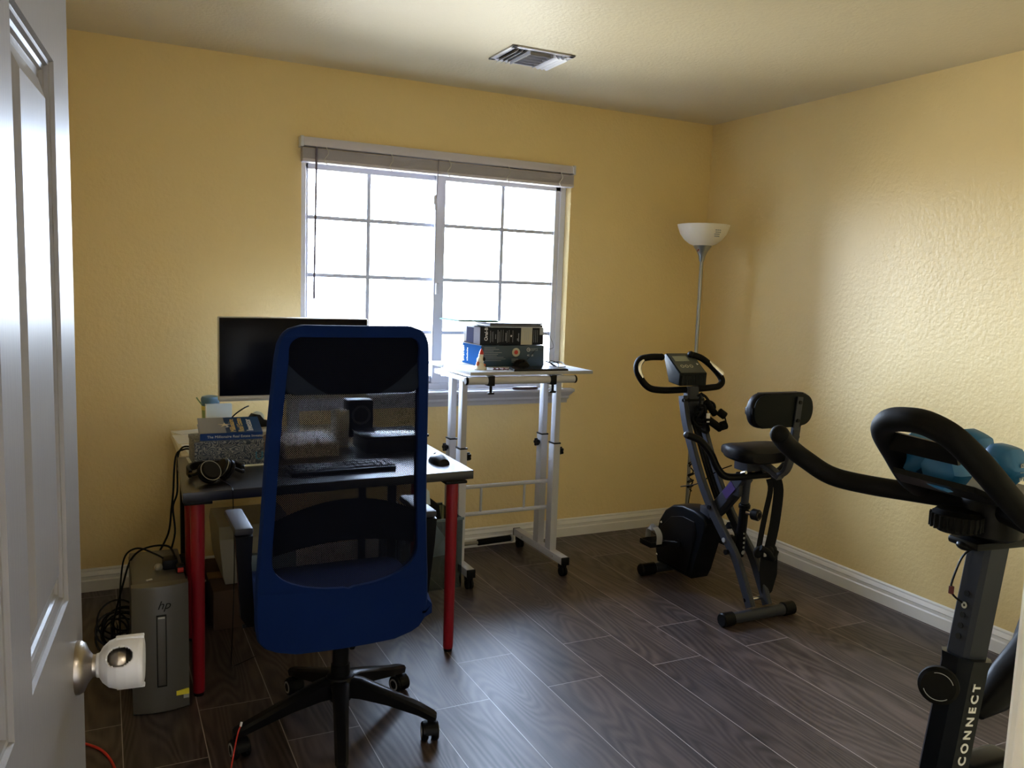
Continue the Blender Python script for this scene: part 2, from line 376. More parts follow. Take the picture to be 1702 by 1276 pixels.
# ------------------------------------------------------------ the room
XL, XR, YF, YB, H = -0.21, 3.347, 0.40, 4.122, 2.472
WX0, WX1, WZ0, WZ1 = 0.869, 2.372, 0.884, 2.07
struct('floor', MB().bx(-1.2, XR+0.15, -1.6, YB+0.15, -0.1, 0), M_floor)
struct('ceiling', MB().bx(-1.2, XR+0.15, -1.6, YB+0.15, H, H+0.1), M_ceil)
wb = MB().bx(XL-0.12, WX0, YB, YB+0.15, 0, H).bx(WX1, XR+0.12, YB, YB+0.15, 0, H).bx(WX0, WX1, YB, YB+0.15, 0, WZ0).bx(WX0, WX1, YB, YB+0.15, WZ1, H)
struct('wall_back', wb, M_wall)
struct('wall_right', MB().bx(XR, XR+0.12, YF-0.12, YB, 0, H), M_wall)
struct('wall_left', MB().bx(XL-0.12, XL, YF, YB, 0, H), M_wall)
DX0, DX1 = -0.115, 0.690
wf = MB().bx(XL-0.12, DX0-0.02, YF-0.12, YF, 0, H).bx(DX1+0.02, XR, YF-0.12, YF, 0, H).bx(DX0-0.02, DX1+0.02, YF-0.12, YF, 2.07, H)
struct('wall_front', wf, M_wall)
struct('wall_hall_rear', MB().bx(-1.2, XR, -1.6, -1.5, 0, H), M_hall)  # hall walls out of view, put in to limit light through the doorway
struct('wall_hall_left', MB().bx(-1.2, -1.1, -1.5, YF, 0, H), M_hall)
struct('wall_hall_right', MB().bx(1.7, 1.8, -1.5, YF-0.12, 0, H), M_hall)
# moulded baseboards
BP = [(0, 0), (0.017, 0), (0.017, 0.050), (0.013, 0.056), (0.013, 0.070), (0.0155, 0.074), (0.010, 0.086), (0.007, 0.092), (0.007, 0.099), (0.004, 0.104), (0, 0.106)]
struct('baseboard_back', MB().prism(BP, (XL, YB, 0), (0, -1, 0), (0, 0, 1), -(XR-XL)), M_trim)
struct('baseboard_right', MB().prism(BP, (XR, YF, 0), (-1, 0, 0), (0, 0, 1), (YB-YF)), M_trim)
struct('baseboard_left', MB().prism(BP, (XL, YF, 0), (1, 0, 0), (0, 0, 1), -(YB-YF)), M_trim)
struct('baseboard_front', MB().prism(BP, (DX1+0.085, YF, 0), (0, 1, 0), (0, 0, 1), (XR-DX1-0.085)), M_trim)
# door lining: jambs, stop and casings
tr = MB().bx(DX1, DX1+0.02, YF-0.13, YF+0.004, 0, 2.07, bev=0.002).bx(DX0-0.02, DX0, YF-0.13, YF+0.004, 0, 2.07, bev=0.002).bx(DX0, DX1, YF-0.13, YF+0.004, 2.05, 2.07)
tr.bx(DX1-0.011, DX1, YF-0.085, YF-0.045, 0, 2.05, bev=0.002)
tr.bx(DX1+0.008, DX1+0.07, YF, YF+0.016, 0, 2.12, bev=0.004).bx(DX0-0.07, DX0-0.008, YF, YF+0.016, 0, 2.12, bev=0.004).bx(DX0-0.07, DX1+0.07, YF, YF+0.016, 2.06, 2.12, bev=0.004)
struct('trim_1', tr, M_trim)

# ------------------------------------------------------------ window
win = MB()
yw = YB+0.075
fz0, fz1 = WZ0+0.0, WZ1
for (x0, x1, z0, z1) in ((WX0, WX0+0.035, fz0, fz1), (WX1-0.035, WX1, fz0, fz1), (WX0, WX1, fz0, fz0+0.035), (WX0, WX1, fz1-0.035, fz1)):
    win.bx(x0, x1, yw-0.02, yw+0.06, z0, z1, bev=0.003)
window = struct('window_1', win, M_vinyl)
xm = 1.612
def sash(x0, x1, y, xmid):
    s = MB()
    if x0 > 1.5: s.bx(x0, x0+0.055, y-0.015, y+0.015, fz0+0.035, fz1-0.035, bev=0.003)
    for (a, b, c, d) in ((x0, x0+0.034, fz0+0.035, fz1-0.035), (x1-0.034, x1, fz0+0.035, fz1-0.035), (x0, x1, fz0+0.035, fz0+0.075), (x0, x1, fz1-0.07, fz1-0.035)):
        s.bx(a, b, y-0.014, y+0.014, c, d, bev=0.003)
    o = struct('sash', s, M_vinyl, window)
    g = MB()
    for z in (1.194, 1.479, 1.766): g.bx(x0+0.03, x1-0.03, y-0.004, y+0.004, z-0.0095, z+0.0095)
    g.bx(xmid-0.0095, xmid+0.0095, y-0.0045, y+0.0045, fz0+0.07, fz1-0.07)
    struct('muntin_grid', g, mat('muntin_vinyl', (0.55, 0.58, 0.70), 0.5), o)
    struct('pane', MB().bx(x0+0.03, x1-0.03, y+0.006, y+0.009, fz0+0.07, fz1-0.06), M_glass, o)
sash(WX0+0.02, xm+0.017, yw+0.03, 1.235)
sash(xm-0.024, WX1-0.03, yw+0.0, 1.985)
struct('window_latch', MB().bx(xm-0.018, xm+0.0, yw-0.03, yw-0.012, 1.40, 1.46, bev=0.003), M_vinyl, window)
sl = MB().bx(WX0-0.05, WX1+0.055, YB-0.05, YB, WZ0-0.018, WZ0+0.002, bev=0.006).bx(WX0, WX1, YB, YB+0.06, WZ0-0.002, WZ0+0.004)
struct('sill', sl, M_sill, window, smooth=True)
ap = [(0, 0), (0.012, 0), (0.014, 0.018), (0.022, 0.028), (0.022, 0.040), (0.034, 0.054), (0.040, 0.064), (0, 0.064)]
a_ = MB(); pts = [(-1, 0), (1, 0)]
ra = []
for sgn, x in ((-1, WX0-0.045), (1, WX1+0.048)):
    ra.append([(x+sgn*(a-0.04)*0.9, YB-a, WZ0-0.018-0.064+b) for a, b in ap])
a_.loft(ra); struct('apron', a_, M_sill, window, smooth=True)

# blind drawn up
bl = thing('window_blind', 'white slatted blind drawn right up at the top of the window', 'blind', (1.61, YB, 2.03))
x0, x1 = 0.857, 2.362
MB().bx(x0, x1, YB-0.055, YB-0.004, 2.088, 2.130, bev=0.003).build('headrail', M_slat, bl)
for a_, b_2 in ((x0-0.003, x0+0.012), (x1-0.012, x1+0.004)): MB().bx(a_, b_2, YB-0.058, YB, 2.083, 2.133, bev=0.002).build('bracket', M_vinyl, bl)
s = MB()
for i in range(17):
    z = 2.030+i*0.0030; j = random.uniform(-.0015, .0015)
    s.bx(x0+0.006, x1-0.004, YB-0.052+j, YB-0.006+j, z, z+0.0017)
s.build('slat_stack', M_slat, bl, smooth=False)
MB().bx(x0+0.006, x1-0.003, YB-0.054, YB-0.004, 2.014, 2.030, bev=0.004).build('bottom_rail', M_slat, bl)
for x in (0.975, 1.30, 1.61, 1.95, 2.27):
    MB().tube([(x, YB-0.057, 2.09), (x+0.01, YB-0.06, 2.06), (x-0.008, YB-0.06, 2.03), (x+0.006, YB-0.058, 2.006)], 0.0022, n=6, smooth=4).build('ladder_cord', M_cord, bl)
MB().cyl((0.928, YB-0.062, 2.085), (0.924, YB-0.045, 1.40), 0.0055, n=6).lathe([(0, 0), (.006, .005), (.007, .03), (.004, .04), (0, .042)], (0.924, YB-0.045, 1.36), n=8).build('tilt_wand', mat('smoky_wand', (0.16, 0.14, 0.20), 0.6, spec=0.05), bl)
MB().tube([(1.552, YB-0.06, 2.088), (1.549, YB-0.045, 1.87), (1.55, YB-0.042, 1.5), (1.548, YB-0.042, 1.03)], 0.0022, n=6).build('lift_cord', mat('shaded_cord', (0.30, 0.28, 0.34), 0.8, spec=0.02), bl)
MB().lathe([(0, 0), (.007, .003), (.009, .03), (.004, .05), (0, .052)], (1.549, YB-0.043, 1.83), n=10).lathe([(0, 0), (.007, .003), (.009, .03), (.004, .05), (0, .052)], (1.543, YB-0.043, 1.86), n=10).build('cord_tassel', M_vinyl, bl)

# ------------------------------------------------------------ door, ajar beside the camera
aa = math.radians(5.09); dvec = Vector((math.sin(aa), math.cos(aa), 0)); nvec = Vector((math.cos(aa), -math.sin(aa), 0))
F = Vector((-0.033, 1.15, 0)); DW = 0.762
hinge = F-dvec*DW
door = bpy.data.objects.new('door_1', None); COL.objects.link(door); door['kind'] = 'structure'
door.location = hinge; door.rotation_euler = (0, 0, math.atan2(dvec.y, dvec.x))   # local +x along the leaf, local -y = visible face
def dbox(mb, a0, a1, b0, b1, z0, z1, bev=0): mb.bx(a0, a1, b0, b1, z0, z1, bev=bev)
lf = MB()
dz0, dz1 = 0.012, 2.04
pan = [(0.112, 0.345), (0.430, 0.655)]      # panel spans measured along the leaf from the hinge
prow = [(0.24, 0.79), (1.076, 1.672), (1.765, 1.93)]
xs = [0, 0.105, 0.338, 0.417, 0.650, DW]
T = 0.035
# stiles and rails around recessed panels
cols = [(0, 0.105), (0.338, 0.417), (0.650, DW)]
for c in cols: lf.bx(c[0], c[1], 0, T, dz0, dz1)
zr = [(dz0, 0.24), (0.79, 1.076), (1.672, 1.765), (1.93, dz1)]
for (xa, xb) in ((0.105, 0.338), (0.417, 0.650)):
    for z0, z1 in zr: lf.bx(xa, xb, 0, T, z0, z1)
    for z0, z1 in prow:
        # moulded frame and raised field, both faces
        for sg, y0 in ((-1, 0.0), (1, T)):
            def ring(x_0, x_1, z_0, z_1, y): return [(x_0, y, z_0), (x_1, y, z_0), (x_1, y, z_1), (x_0, y, z_1)]
            d = -sg
            steps = [(0, 0), (0.002, 0.004), (0.006, 0.0045), (0.0075, 0.0085), (0.012, 0.0095), (0.014, 0.0125), (0.022, 0.013), (0.024, 0.0115), (0.048, 0.0020)]
            lf.loft([ring(xa+i_, xb-i_, z0+i_, z1-i_, y0+d*q) for i_, q in steps], cap=False)
            lf.bm.faces.new([lf.bm.verts.new(p) for p in ring(xa+0.048, xb-0.048, z0+0.048, z1-0.048, y0+d*0.0020)])
o = lf.build('leaf', M_door, door, world=False, smooth=False)
kz = 0.972; kx = DW-0.062
MB().lathe([(0, 0), (0.032, 0), (0.032, 0.004), (0.029, 0.009), (0.020, 0.013), (0.0135, 0.018), (0.0125, 0.026), (0.0135, 0.028), (0, 0.028)], (kx, 0, kz), (0, -1, 0), 32).build('rose', M_nickel, door, world=False)
kn = MB().lathe([(0, 0.024), (0.012, 0.024), (0.015, 0.031), (0.022, 0.038), (0.0245, 0.048), (0.022, 0.056), (0.013, 0.060), (0, 0.061)], (kx, 0, kz), (0, -1, 0), 32)
kn.build('knob', M_nickel, door, world=False)
# the childproof cover: two round shells with oval finger holes
cv = MB(); key = [(0.0145, 0.022), (0.0155, 0.026), (0.022, 0.030), (0.0285, 0.038), (0.0320, 0.049), (0.0330, 0.061), (0.0322, 0.077), (0.0300, 0.082), (0.023, 0.0835), (0.0, 0.084)]
prof = []
for p_, q_ in zip(key, key[1:]):
    nn_ = max(1, int(math.hypot(q_[0]-p_[0], q_[1]-p_[1])/0.0012))
    prof += [(p_[0]+(q_[0]-p_[0])*i/nn_, p_[1]+(q_[1]-p_[1])*i/nn_) for i in range(nn_)]
prof.append(key[-1])
prof = [(a_*0.97, 0.022+(b_-0.022)*0.88) for a_, b_ in prof]
cv.lathe(prof, (kx, 0, kz), (0, -1, 0), 120)
hc = Vector((kx, -0.049, kz))
kill = []
for f in cv.bm.faces:
    c = f.calc_center_median()
    for ang in (math.radians(38), math.radians(218)):
        dd = Vector((-math.cos(ang), 0, math.sin(ang)))
        v = c-hc; side = dd.cross(Vector((0, 1, 0)))
        if v.dot(dd) > 0.005 and (v.y/0.0150)**2+(v.dot(side)/0.0125)**2 < 1: kill.append(f); break
bmesh.ops.delete(cv.bm, geom=kill, context='FACES')
o = cv.build('knob_cover', mat('childproof_cover_plastic', (0.66, 0.65, 0.64), 0.32), door, world=False, label='white childproof knob cover with an oval finger hole')
md = o.modifiers.new('t', 'SOLIDIFY'); md.thickness = 0.0022; md.offset = -1
rb = MB().bx(kx-0.004, kx+0.004, -0.076, -0.044, kz+0.0300, kz+0.0340, bev=0.001).bx(kx-0.004, kx+0.004, -0.076, -0.044, kz-0.0340, kz-0.0300, bev=0.001)
rb.build('cover_clasp', MATS['childproof_cover_plastic'], door, world=False)
for z in (0.25, 1.05, 1.85): MB().cyl((-0.004, -0.004, z-0.045), (-0.004, -0.004, z+0.045), 0.006, n=12).build('hinge', M_nickel, door, world=False)
MB().bx(DW, DW+0.0015, 0.006, 0.029, kz-0.028, kz+0.028).bx(DW, DW+0.008, 0.011, 0.024, kz-0.01, kz+0.01, bev=0.002).build('latch_plate', M_nickel, door, world=False)

# ------------------------------------------------------------ ceiling vent
vt = thing('ceiling_vent', 'white metal air vent with curved louvres set in the ceiling', 'vent', (1.728, 3.405, H))
vx0, vx1, vy0, vy1 = 1.575, 1.882, 3.28, 3.53
fr = MB()
b_ = 0.026
for (a, b, c, d) in ((vx0, vx1, vy0, vy0+b_), (vx0, vx1, vy1-b_, vy1), (vx0, vx0+b_, vy0, vy1), (vx1-b_, vx1, vy0, vy1)):
    fr.bx(a, b, c, d, H-0.007, H-0.0005, bev=0.002)
fr.build('frame', M_vinyl, vt)
MB().bx(vx0+b_, vx1-b_, vy0+b_, vy1-b_, H-0.0012, H-0.0004).build('duct_shade_sheet', M_dk, vt)  # flat dark sheet standing in for the shade inside the duct
def louvre(x, y0_, y1_, s_):
    rings = []
    for y in (y0_, y1_):
        rings.append([(x+s_*a, y, H-0.001-b) for a, b in ((0, 0), (0.003, 0.009), (0.009, 0.016), (0.017, 0.020), (0.017, 0.0212), (0.008, 0.0175), (0.0015, 0.010), (-0.0015, 0))])
    MB().loft(rings).build('louvre', M_vinyl, vt)
for i in range(3): louvre(vx0+b_+0.016+i*0.022, vy0+b_, vy1-b_, -1)
for i in range(3): louvre(vx1-b_-0.016-i*0.022, vy0+b_, vy1-b_, 1)
for i in range(5):
    y = vy0+b_+0.020+i*0.040
    rings = []
    for x in (vx0+b_+0.075, vx1-b_-0.075):
        rings.append([(x, y-a, H-0.001-b) for a, b in ((0, 0), (0.003, 0.009), (0.009, 0.016), (0.017, 0.020), (0.017, 0.0212), (0.008, 0.0175), (0.0015, 0.010), (-0.0015, 0))])
    MB().loft(rings).build('louvre', M_vinyl, vt)
for x in (vx0+b_+0.070, vx1-b_-0.073): MB().bx(x, x+0.003, vy0+b_, vy1-b_, H-0.02, H-0.001).build('divider', M_vinyl, vt)

# ------------------------------------------------------------ floor lamp in the corner
LX, LY = 3.062, 3.80
lp = thing('floor_lamp', 'tall silver floor lamp with an upturned white bowl shade in the corner', 'lamp', (LX, LY, 0))
MB().lathe([(0, 0), (0.125, 0), (0.127, 0.006), (0.120, 0.014), (0.06, 0.024), (0.02, 0.034), (0.012, 0.05), (0, 0.05)], (LX, LY, 0), n=40).build('base', M_lampm, lp)
pl_ = MB().cyl((LX, LY, 0.04), (LX, LY, 1.655), 0.0105, n=16)
for z in (0.45, 0.86, 1.27): pl_.cyl((LX, LY, z-0.006), (LX, LY, z+0.006), 0.012, n=16)
pl_.build('pole', M_lampm, lp)
MB().lathe([(0.013, 0), (0.017, 0.012), (0.020, 0.03), (0.030, 0.055), (0.046, 0.078), (0.052, 0.090), (0.046, 0.092), (0, 0.092)], (LX, LY, 1.635), n=32).build('shade_holder', M_lampm, lp)
sh = MB().lathe([(0.045, 0.0), (0.075, 0.012), (0.105, 0.035), (0.128, 0.066), (0.141, 0.098), (0.147, 0.118), (0.146, 0.119), (0.139, 0.098), (0.126, 0.067), (0.103, 0.037), (0.074, 0.015), (0.045, 0.003)], (LX, LY, 1.722), n=48)
so = sh.build('lamp_shade', M_shade, lp)
fp = MB()
for i in range(4):
    for k_ in range(3):
        a_ = math.radians(-100+k_*5.0+(i % 2)*1.5); z_ = 1.805-i*0.011; rr_ = 0.1445-0.005*i
        fp.box((LX+rr_*math.cos(a_), LY+rr_*math.sin(a_), z_), (0.0012, 0.010, 0.005), rot=a_)
fp.build('printed_notice', M_lettg, lp)
MB().cyl((LX-0.05, LY-0.03, 1.700), (LX-0.064, LY-0.04, 1.690), 0.004, n=8).build('switch', mat('brown_knob', (0.25, 0.08, 0.03), 0.5), lp)
cc = MB()
cc.tube([(LX+0.012*math.cos(a_*1.1)+0.003, LY-0.018+0.012*math.sin(a_*1.1), 0.30+a_*0.011) for a_ in range(0, 22)], 0.0038, n=8, smooth=3)
for z in (0.33, 0.36, 0.40, 0.47):
    cc.tube([(LX-0.02, LY-0.02, z), (LX+0.0, LY-0.034, z+0.012), (LX+0.022, LY-0.02, z+0.004), (LX+0.0, LY-0.01, z-0.008)], 0.0036, n=8, smooth=5, closed=True)
cc.tube([(LX, LY-0.03, 0.33), (LX-0.03, LY-0.05, 0.2), (LX-0.05, LY-0.1, 0.05), (LX-0.12, LY-0.0, 0.006), (LX-0.1, LY+0.2, 0.006)], 0.003, n=8, smooth=6)
cc.build('cord', M_black, lp)
MB().box((LX-0.004, LY-0.026, 0.52), (0.016, 0.014, 0.055), bev=0.004).build('inline_switch', mat('brown_switch', (0.10, 0.06, 0.04), 0.5), lp)

# ------------------------------------------------------------ desk with red legs
DZ = 0.735
dk = thing('desk', 'black-brown topped desk on four red round legs', 'desk', (0.755, 3.17, 0))
MB().prism([(0.222, 2.875), (1.287, 2.907), (1.300, 3.495), (0.250, 3.470)], (0, 0, DZ-0.034), (1, 0, 0), (0, 1, 0), 0.034, bev=0.0015).build('tabletop', M_desk, dk)
for x, y in ((0.272, 2.925), (1.209, 2.932), (0.292, 3.405), (1.240, 3.430)):
    l = MB().lathe([(0, 0.012), (0.019, 0.012), (0.020, 0.02), (0.0235, 0.60), (0.0238, 0.690), (0, 0.690)], (x, y, 0), n=24).build('leg', M_red, dk)
    MB().lathe([(0, 0), (0.017, 0), (0.018, 0.012), (0, 0.013)], (x, y, 0), n=20).build('foot', M_black, l)
    MB().bx(x-0.045, x+0.045, y-0.045, y+0.045, 0.690, 0.701, bev=0.003).build('mounting_plate', M_black, l)
# pale table behind it
ct = thing('side_table', 'pale birch table against the wall behind the black-brown desk', 'table', (0.75, 3.80, 0))
MB().bx(0.268, 1.22, 3.503, 4.098, DZ-0.034, DZ, bev=0.0015).build('tabletop', M_cream, ct)
for x, y in ((0.32, 3.56), (1.17, 3.56), (0.32, 4.04), (1.17, 4.04)):
    MB().lathe([(0, 0), (0.020, 0), (0.020, 0.701), (0, 0.701)], (x, y, 0), n=20).build('leg', M_black, ct)

# ------------------------------------------------------------ monitor
mo = thing('monitor', 'wide black computer monitor with a silver lower edge, screen off', 'monitor', (0.76, 3.74, DZ))
mx0, mx1, my = 0.434, 1.085, 3.70
MB().bx(mx0, mx1, my+0.0, my+0.032, 0.925, 1.285, bev=0.004).build('housing', M_silver, mo)
MB().bx(mx0+0.004, mx1-0.004, my-0.002, my+0.002, 0.945, 1.281, bev=0.001).build('screen', M_screen, mo)
MB().bx(mx0+0.002, mx1-0.002, my-0.004, my+0.004, 0.921, 0.943, bev=0.0015).build('lower_bezel', M_silver, mo)
MB().tube([(0.76, my+0.05, DZ+0.01), (0.76, my+0.06, 0.90), (0.76, my+0.04, 1.08)], 0.02, rect=(0.055, 0.02), upv=(0, 1, 0)).build('stand_neck', M_silver, mo)
MB().prism(rrect(0.64, 0.88, 3.66, 3.87, 0.02), (0, 0, DZ), (1, 0, 0), (0, 1, 0), 0.010, bev=0.002).build('stand_foot', M_silver, mo)

# ------------------------------------------------------------ things on the two tables
def slab(x, y, z, w_, d_, h_, rz, bev=0.0): return MB().box((0, 0, h_/2), (w_, d_, h_), bev=bev), (x, y, z), rz
def put(name, label, cat, mbd, m, group=None):
    mb, loc, rz = mbd; o = mb.build(name, m, None); o.location = loc; o.rotation_euler = (0, 0, rz); return tag(o, label, cat, group)
put('paper_sheet', 'loose white sheet of paper on the pale table, nearest its left front corner', 'paper', slab(0.40, 3.60, DZ+0.0004, 0.216, 0.279, 0.0006, 0.07), M_paper)
put('paper_sheet', 'cream sheet sticking out past the left end of the blue marbled box', 'paper', slab(0.335, 3.86, DZ+0.0004, 0.13, 0.21, 0.0008, 0.05), M_paper)
put('envelope', 'white envelope lying at the left back edge of the pale table', 'envelope', slab(0.355, 4.03, DZ+0.0004, 0.15, 0.09, 0.003, 0.4), M_paper)
put('cardboard_sheet', 'white cardboard sheet under the blue marbled box on the desk', 'cardboard', slab(0.425, 3.335, DZ, 0.285, 0.215, 0.0035, 0.02), M_paper)
bxm = thing('marbled_box', 'box covered in blue-grey marbled paper on the desk under the blue book', 'box', (0.422, 3.338, DZ+0.0035), 0.02)
MB().bx(-0.130, 0.122, -0.095, 0.095, 0, 0.082, bev=0.0015).build('body', M_marble, bxm, world=False)
MB().bx(-0.132, 0.124, -0.097, 0.097, 0.082, 0.096, bev=0.0015).build('lid', M_marble, bxm, world=False)
text('sticker', 'U', 0.045, (0.512, 3.2425, DZ+0.022), (1, 0.02, 0), (0, 0, 1), mat('blue_logo', (0.04, 0.2, 0.4), 0.5), bxm)
bz = DZ+0.0995
bk = thing('paperback_book', 'blue paperback with gold and white title lying askew on the marbled box', 'book', (0.431, 3.345, bz+0.0185), -0.03)
bk.rotation_euler = (math.radians(12.5), 0, -0.03)
MB().bx(-0.110, 0.112, -0.079, 0.077, 0.0018, 0.0262).build('pages', M_paper, bk, world=False)
MB().bx(-0.113, 0.115, -0.082, 0.079, 0.0262, 0.028).bx(-0.113, 0.115, -0.082, 0.079, 0, 0.0018).build('cover', M_cover, bk, world=False)
MB().bx(-0.113, 0.115, -0.0835, -0.0795, 0, 0.028).build('spine', mat('book_spine_blue', (0.012, 0.05, 0.24), 0.35), bk, world=False)
def local_text(par, nm, body, size, loc, ux, uy, m, **k):
    R = root_matrix(par); r3 = R.to_3x3(); return text(nm, body, size, R @ Vector(loc), r3 @ Vector(ux), r3 @ Vector(uy), m, par, **k)
tx_, ty_ = (0, 1, 0), (-1, 0, 0)
local_text(bk, 'title_lettering', 'The', 0.014, (-0.006, -0.03, 0.0283), tx_, ty_, M_lettw)
local_text(bk, 'title_lettering', 'Millionaire', 0.030, (0.018, -0.072, 0.0283), tx_, ty_, M_gold)
local_text(bk, 'title_lettering', 'Real Estate', 0.031, (0.048, -0.074, 0.0283), tx_, ty_, M_gold)
local_text(bk, 'title_lettering', 'Investor', 0.036, (0.082, -0.068, 0.0283), tx_, ty_, M_lettw)
local_text(bk, 'spine_lettering', 'The Millionaire Real Estate Investor', 0.0145, (-0.088, -0.0838, 0.009), (1, 0, 0), (0, 0, 1), M_lettw, ext=0.0003)
st = MB(); pts_ = []
for i in range(10):
    r_ = 0.026 if i % 2 == 0 else 0.007; a_ = PI/2+i*PI/5; pts_.append((r_*math.cos(a_), r_*math.sin(a_)))
R_ = root_matrix(bk); st.prism(pts_, R_ @ Vector((-0.018, 0.0, 0.0281)), R_.to_3x3() @ Vector((1, 0, 0)), R_.to_3x3() @ Vector((0, 1, 0)), 0.0004); st.build('cover_star', mat('cream_print', (0.7, 0.65, 0.5), 0.5), bk)
put('notebook', 'thin pale notebook wedged under the raised far edge of the blue book', 'notebook', (MB().bx(-0.10, 0.10, -0.012, 0.012, 0, 0.0285, bev=0.002), (0.43, 3.405, bz), 0.0), mat('pale_notebook', (0.4, 0.4, 0.38), 0.6))
put('paperback_book', 'beige paperback book beneath the right end of the blue book, sticking out', 'book', (MB().bx(-0.06, 0.06, -0.105, 0.105, 0, 0.0125, bev=0.001), (0.575, 3.56, DZ+0.078), 0.1), mat('beige_book', (0.5, 0.46, 0.38), 0.5))
put('carton', 'small brown carton on the pale table under the beige book', 'box', (MB().bx(-0.065, 0.065, -0.05, 0.05, 0, 0.078, bev=0.002), (0.60, 3.565, DZ), 0.05), mat('brown_carton', (0.34, 0.22, 0.16), 0.7))
td = thing('tape_dispenser', 'dark grey tape dispenser standing on the beige book by the blue chair', 'tape dispenser', (0.60, 3.59, DZ+0.0905), 0.3)
MB().prism([(-0.06, 0), (0.06, 0), (0.062, 0.012), (0.045, 0.020), (0.030, 0.022), (-0.005, 0.028), (-0.02, 0.052), (-0.045, 0.058), (-0.06, 0.04)], (0, 0.02, 0), (1, 0, 0), (0, 0, 1), 0.04, bev=0.003).build('body', M_black, td, world=False)
MB().cyl((-0.025, -0.009, 0.038), (-0.025, 0.009, 0.038), 0.027, n=24).build('tape_roll', M_paperb, td, world=False)
# pen pot / cards by the wall
cp = thing('greeting_card', 'pale blue folded card propped behind the monitor corner', 'card', (0.455, 3.86, DZ))
MB().bx(0.402, 0.51, 3.862, 3.864, DZ, DZ+0.150).build('front_sheet', M_paperb, cp)
MB().bx(0.402, 0.51, 3.890, 3.892, DZ, DZ+0.150).build('rear_sheet', M_paperb, cp)
MB().bx(0.398, 0.402, 3.862, 3.892, DZ, DZ+0.150).build('fold', M_paper, cp)
mg = thing('pen_cup', 'small green and yellow striped cup left of the pale blue card', 'cup', (0.425, 3.93, DZ))
MB().lathe([(0, 0), (0.034, 0), (0.038, 0.15), (0.035, 0.15), (0.031, 0.006), (0, 0.006)], (0.425, 3.93, DZ), n=24).build('body', mat('green_glaze', (0.25, 0.33, 0.12), 0.4), mg)
MB().lathe([(0.0372, 0.118), (0.0385, 0.119), (0.0388, 0.136), (0.0375, 0.137)], (0.425, 3.93, DZ), n=24).build('stripe', mat('yellow_glaze', (0.7, 0.6, 0.15), 0.4), mg)
MB().lathe([(0.0376, 0.138), (0.0392, 0.139), (0.041, 0.168), (0.036, 0.178), (0.02, 0.182), (0, 0.182)], (0.425, 3.93, DZ), n=24).build('lid', mat('blue_lid', (0.10, 0.22, 0.34), 0.4), mg)
MB().tube([(0.39, 3.92, DZ+0.14), (0.372, 3.91, DZ+0.165), (0.364, 3.905, DZ+0.178)], 0.003, n=8).build('spout', MATS['green_glaze'], mg)
put('paper_stack', 'stack of white and blue papers under the monitor, behind the chair mesh', 'papers', (MB().bx(-0.11, 0.11, -0.14, 0.14, 0, 0.05).bx(-0.105, 0.112, -0.142, 0.135, 0.051, 0.056), (0.745, 3.46, DZ), 0.05), M_paper)
put('carton', 'white upright carton on the desk seen through the chair mesh', 'box', (MB().bx(-0.03, 0.03, -0.03, 0.03, 0, 0.155, bev=0.002), (0.925, 3.56, DZ), 0.2), M_paper)
pr = thing('equipment_box', 'flat black box with glossy lid, right on the desk behind the chair mesh', 'box', (1.09, 3.40, DZ))
MB().bx(0.975, 1.245, 3.31, 3.53, DZ, DZ+0.062, bev=0.006).build('body', M_black, pr)
MB().bx(0.970, 1.25, 3.305, 3.535, DZ+0.063, DZ+0.075, bev=0.005).build('lid', mat('glossy_black', (0.02, 0.02, 0.025), 0.15), pr)
dv = thing('desk_speaker', 'small black round-faced speaker on the pale table, seen through the chair mesh', 'speaker', (1.06, 3.70, DZ))
MB().bx(1.0, 1.12, 3.70, 3.80, DZ, DZ+0.175, bev=0.01).build('cabinet', M_black, dv)
MB().lathe([(0, -0.004), (0.034, -0.002), (0.042, 0.003), (0.045, 0.0), (0.045, -0.002)], (1.06, 3.698, DZ+0.105), (0, -1, 0), 28).build('driver', mat('speaker_cone', (0.03, 0.035, 0.045), 0.5), dv)
kb = thing('keyboard', 'black keyboard on the desk, seen through the chair mesh', 'keyboard', (0.80, 3.06, DZ), 0.03)
MB().bx(-0.20, 0.20, -0.065, 0.065, 0, 0.016, bev=0.004).build('case', M_black, kb, world=False)
ks = MB()
for r_ in range(5):
    for c_ in range(15):
        x_ = -0.187+c_*0.0262; y_ = -0.048+r_*0.0225
        if r_ == 0 and 4 <= c_ <= 8: continue
        ks.bx(x_, x_+0.022, y_, y_+0.018, 0.015, 0.021, bev=0.0015, seg=1)
ks.bx(-0.082, 0.045, -0.048, -0.030, 0.015, 0.021, bev=0.0015)
kk = ks.build('keys', mat('key_caps', (0.03, 0.03, 0.035), 0.4), kb, world=False); kk['kind'] = 'stuff'
ms = thing('computer_mouse', 'black computer mouse at the right front of the desk', 'mouse', (1.205, 3.075, DZ), 0.1)
rg = []
for y_, w_, h_ in ((-0.055, .012, .010), (-0.048, .026, .024), (-0.02, .032, .037), (0.01, .031, .038), (0.035, .029, .028), (0.050, .022, .016), (0.055, .010, .008)):
    rg.append([(w_*math.cos(t_), y_, h_*max(0, math.sin(t_))**0.8) for t_ in [PI*k/12 for k in range(13)]]+[(0, y_, 0)])
MB().loft(rg).build('shell', M_black, ms, world=False)
MB().cyl((-0.003, 0.03, 0.027), (0.003, 0.03, 0.027), 0.009, n=16).build('scroll_wheel', M_rubber, ms, world=False)

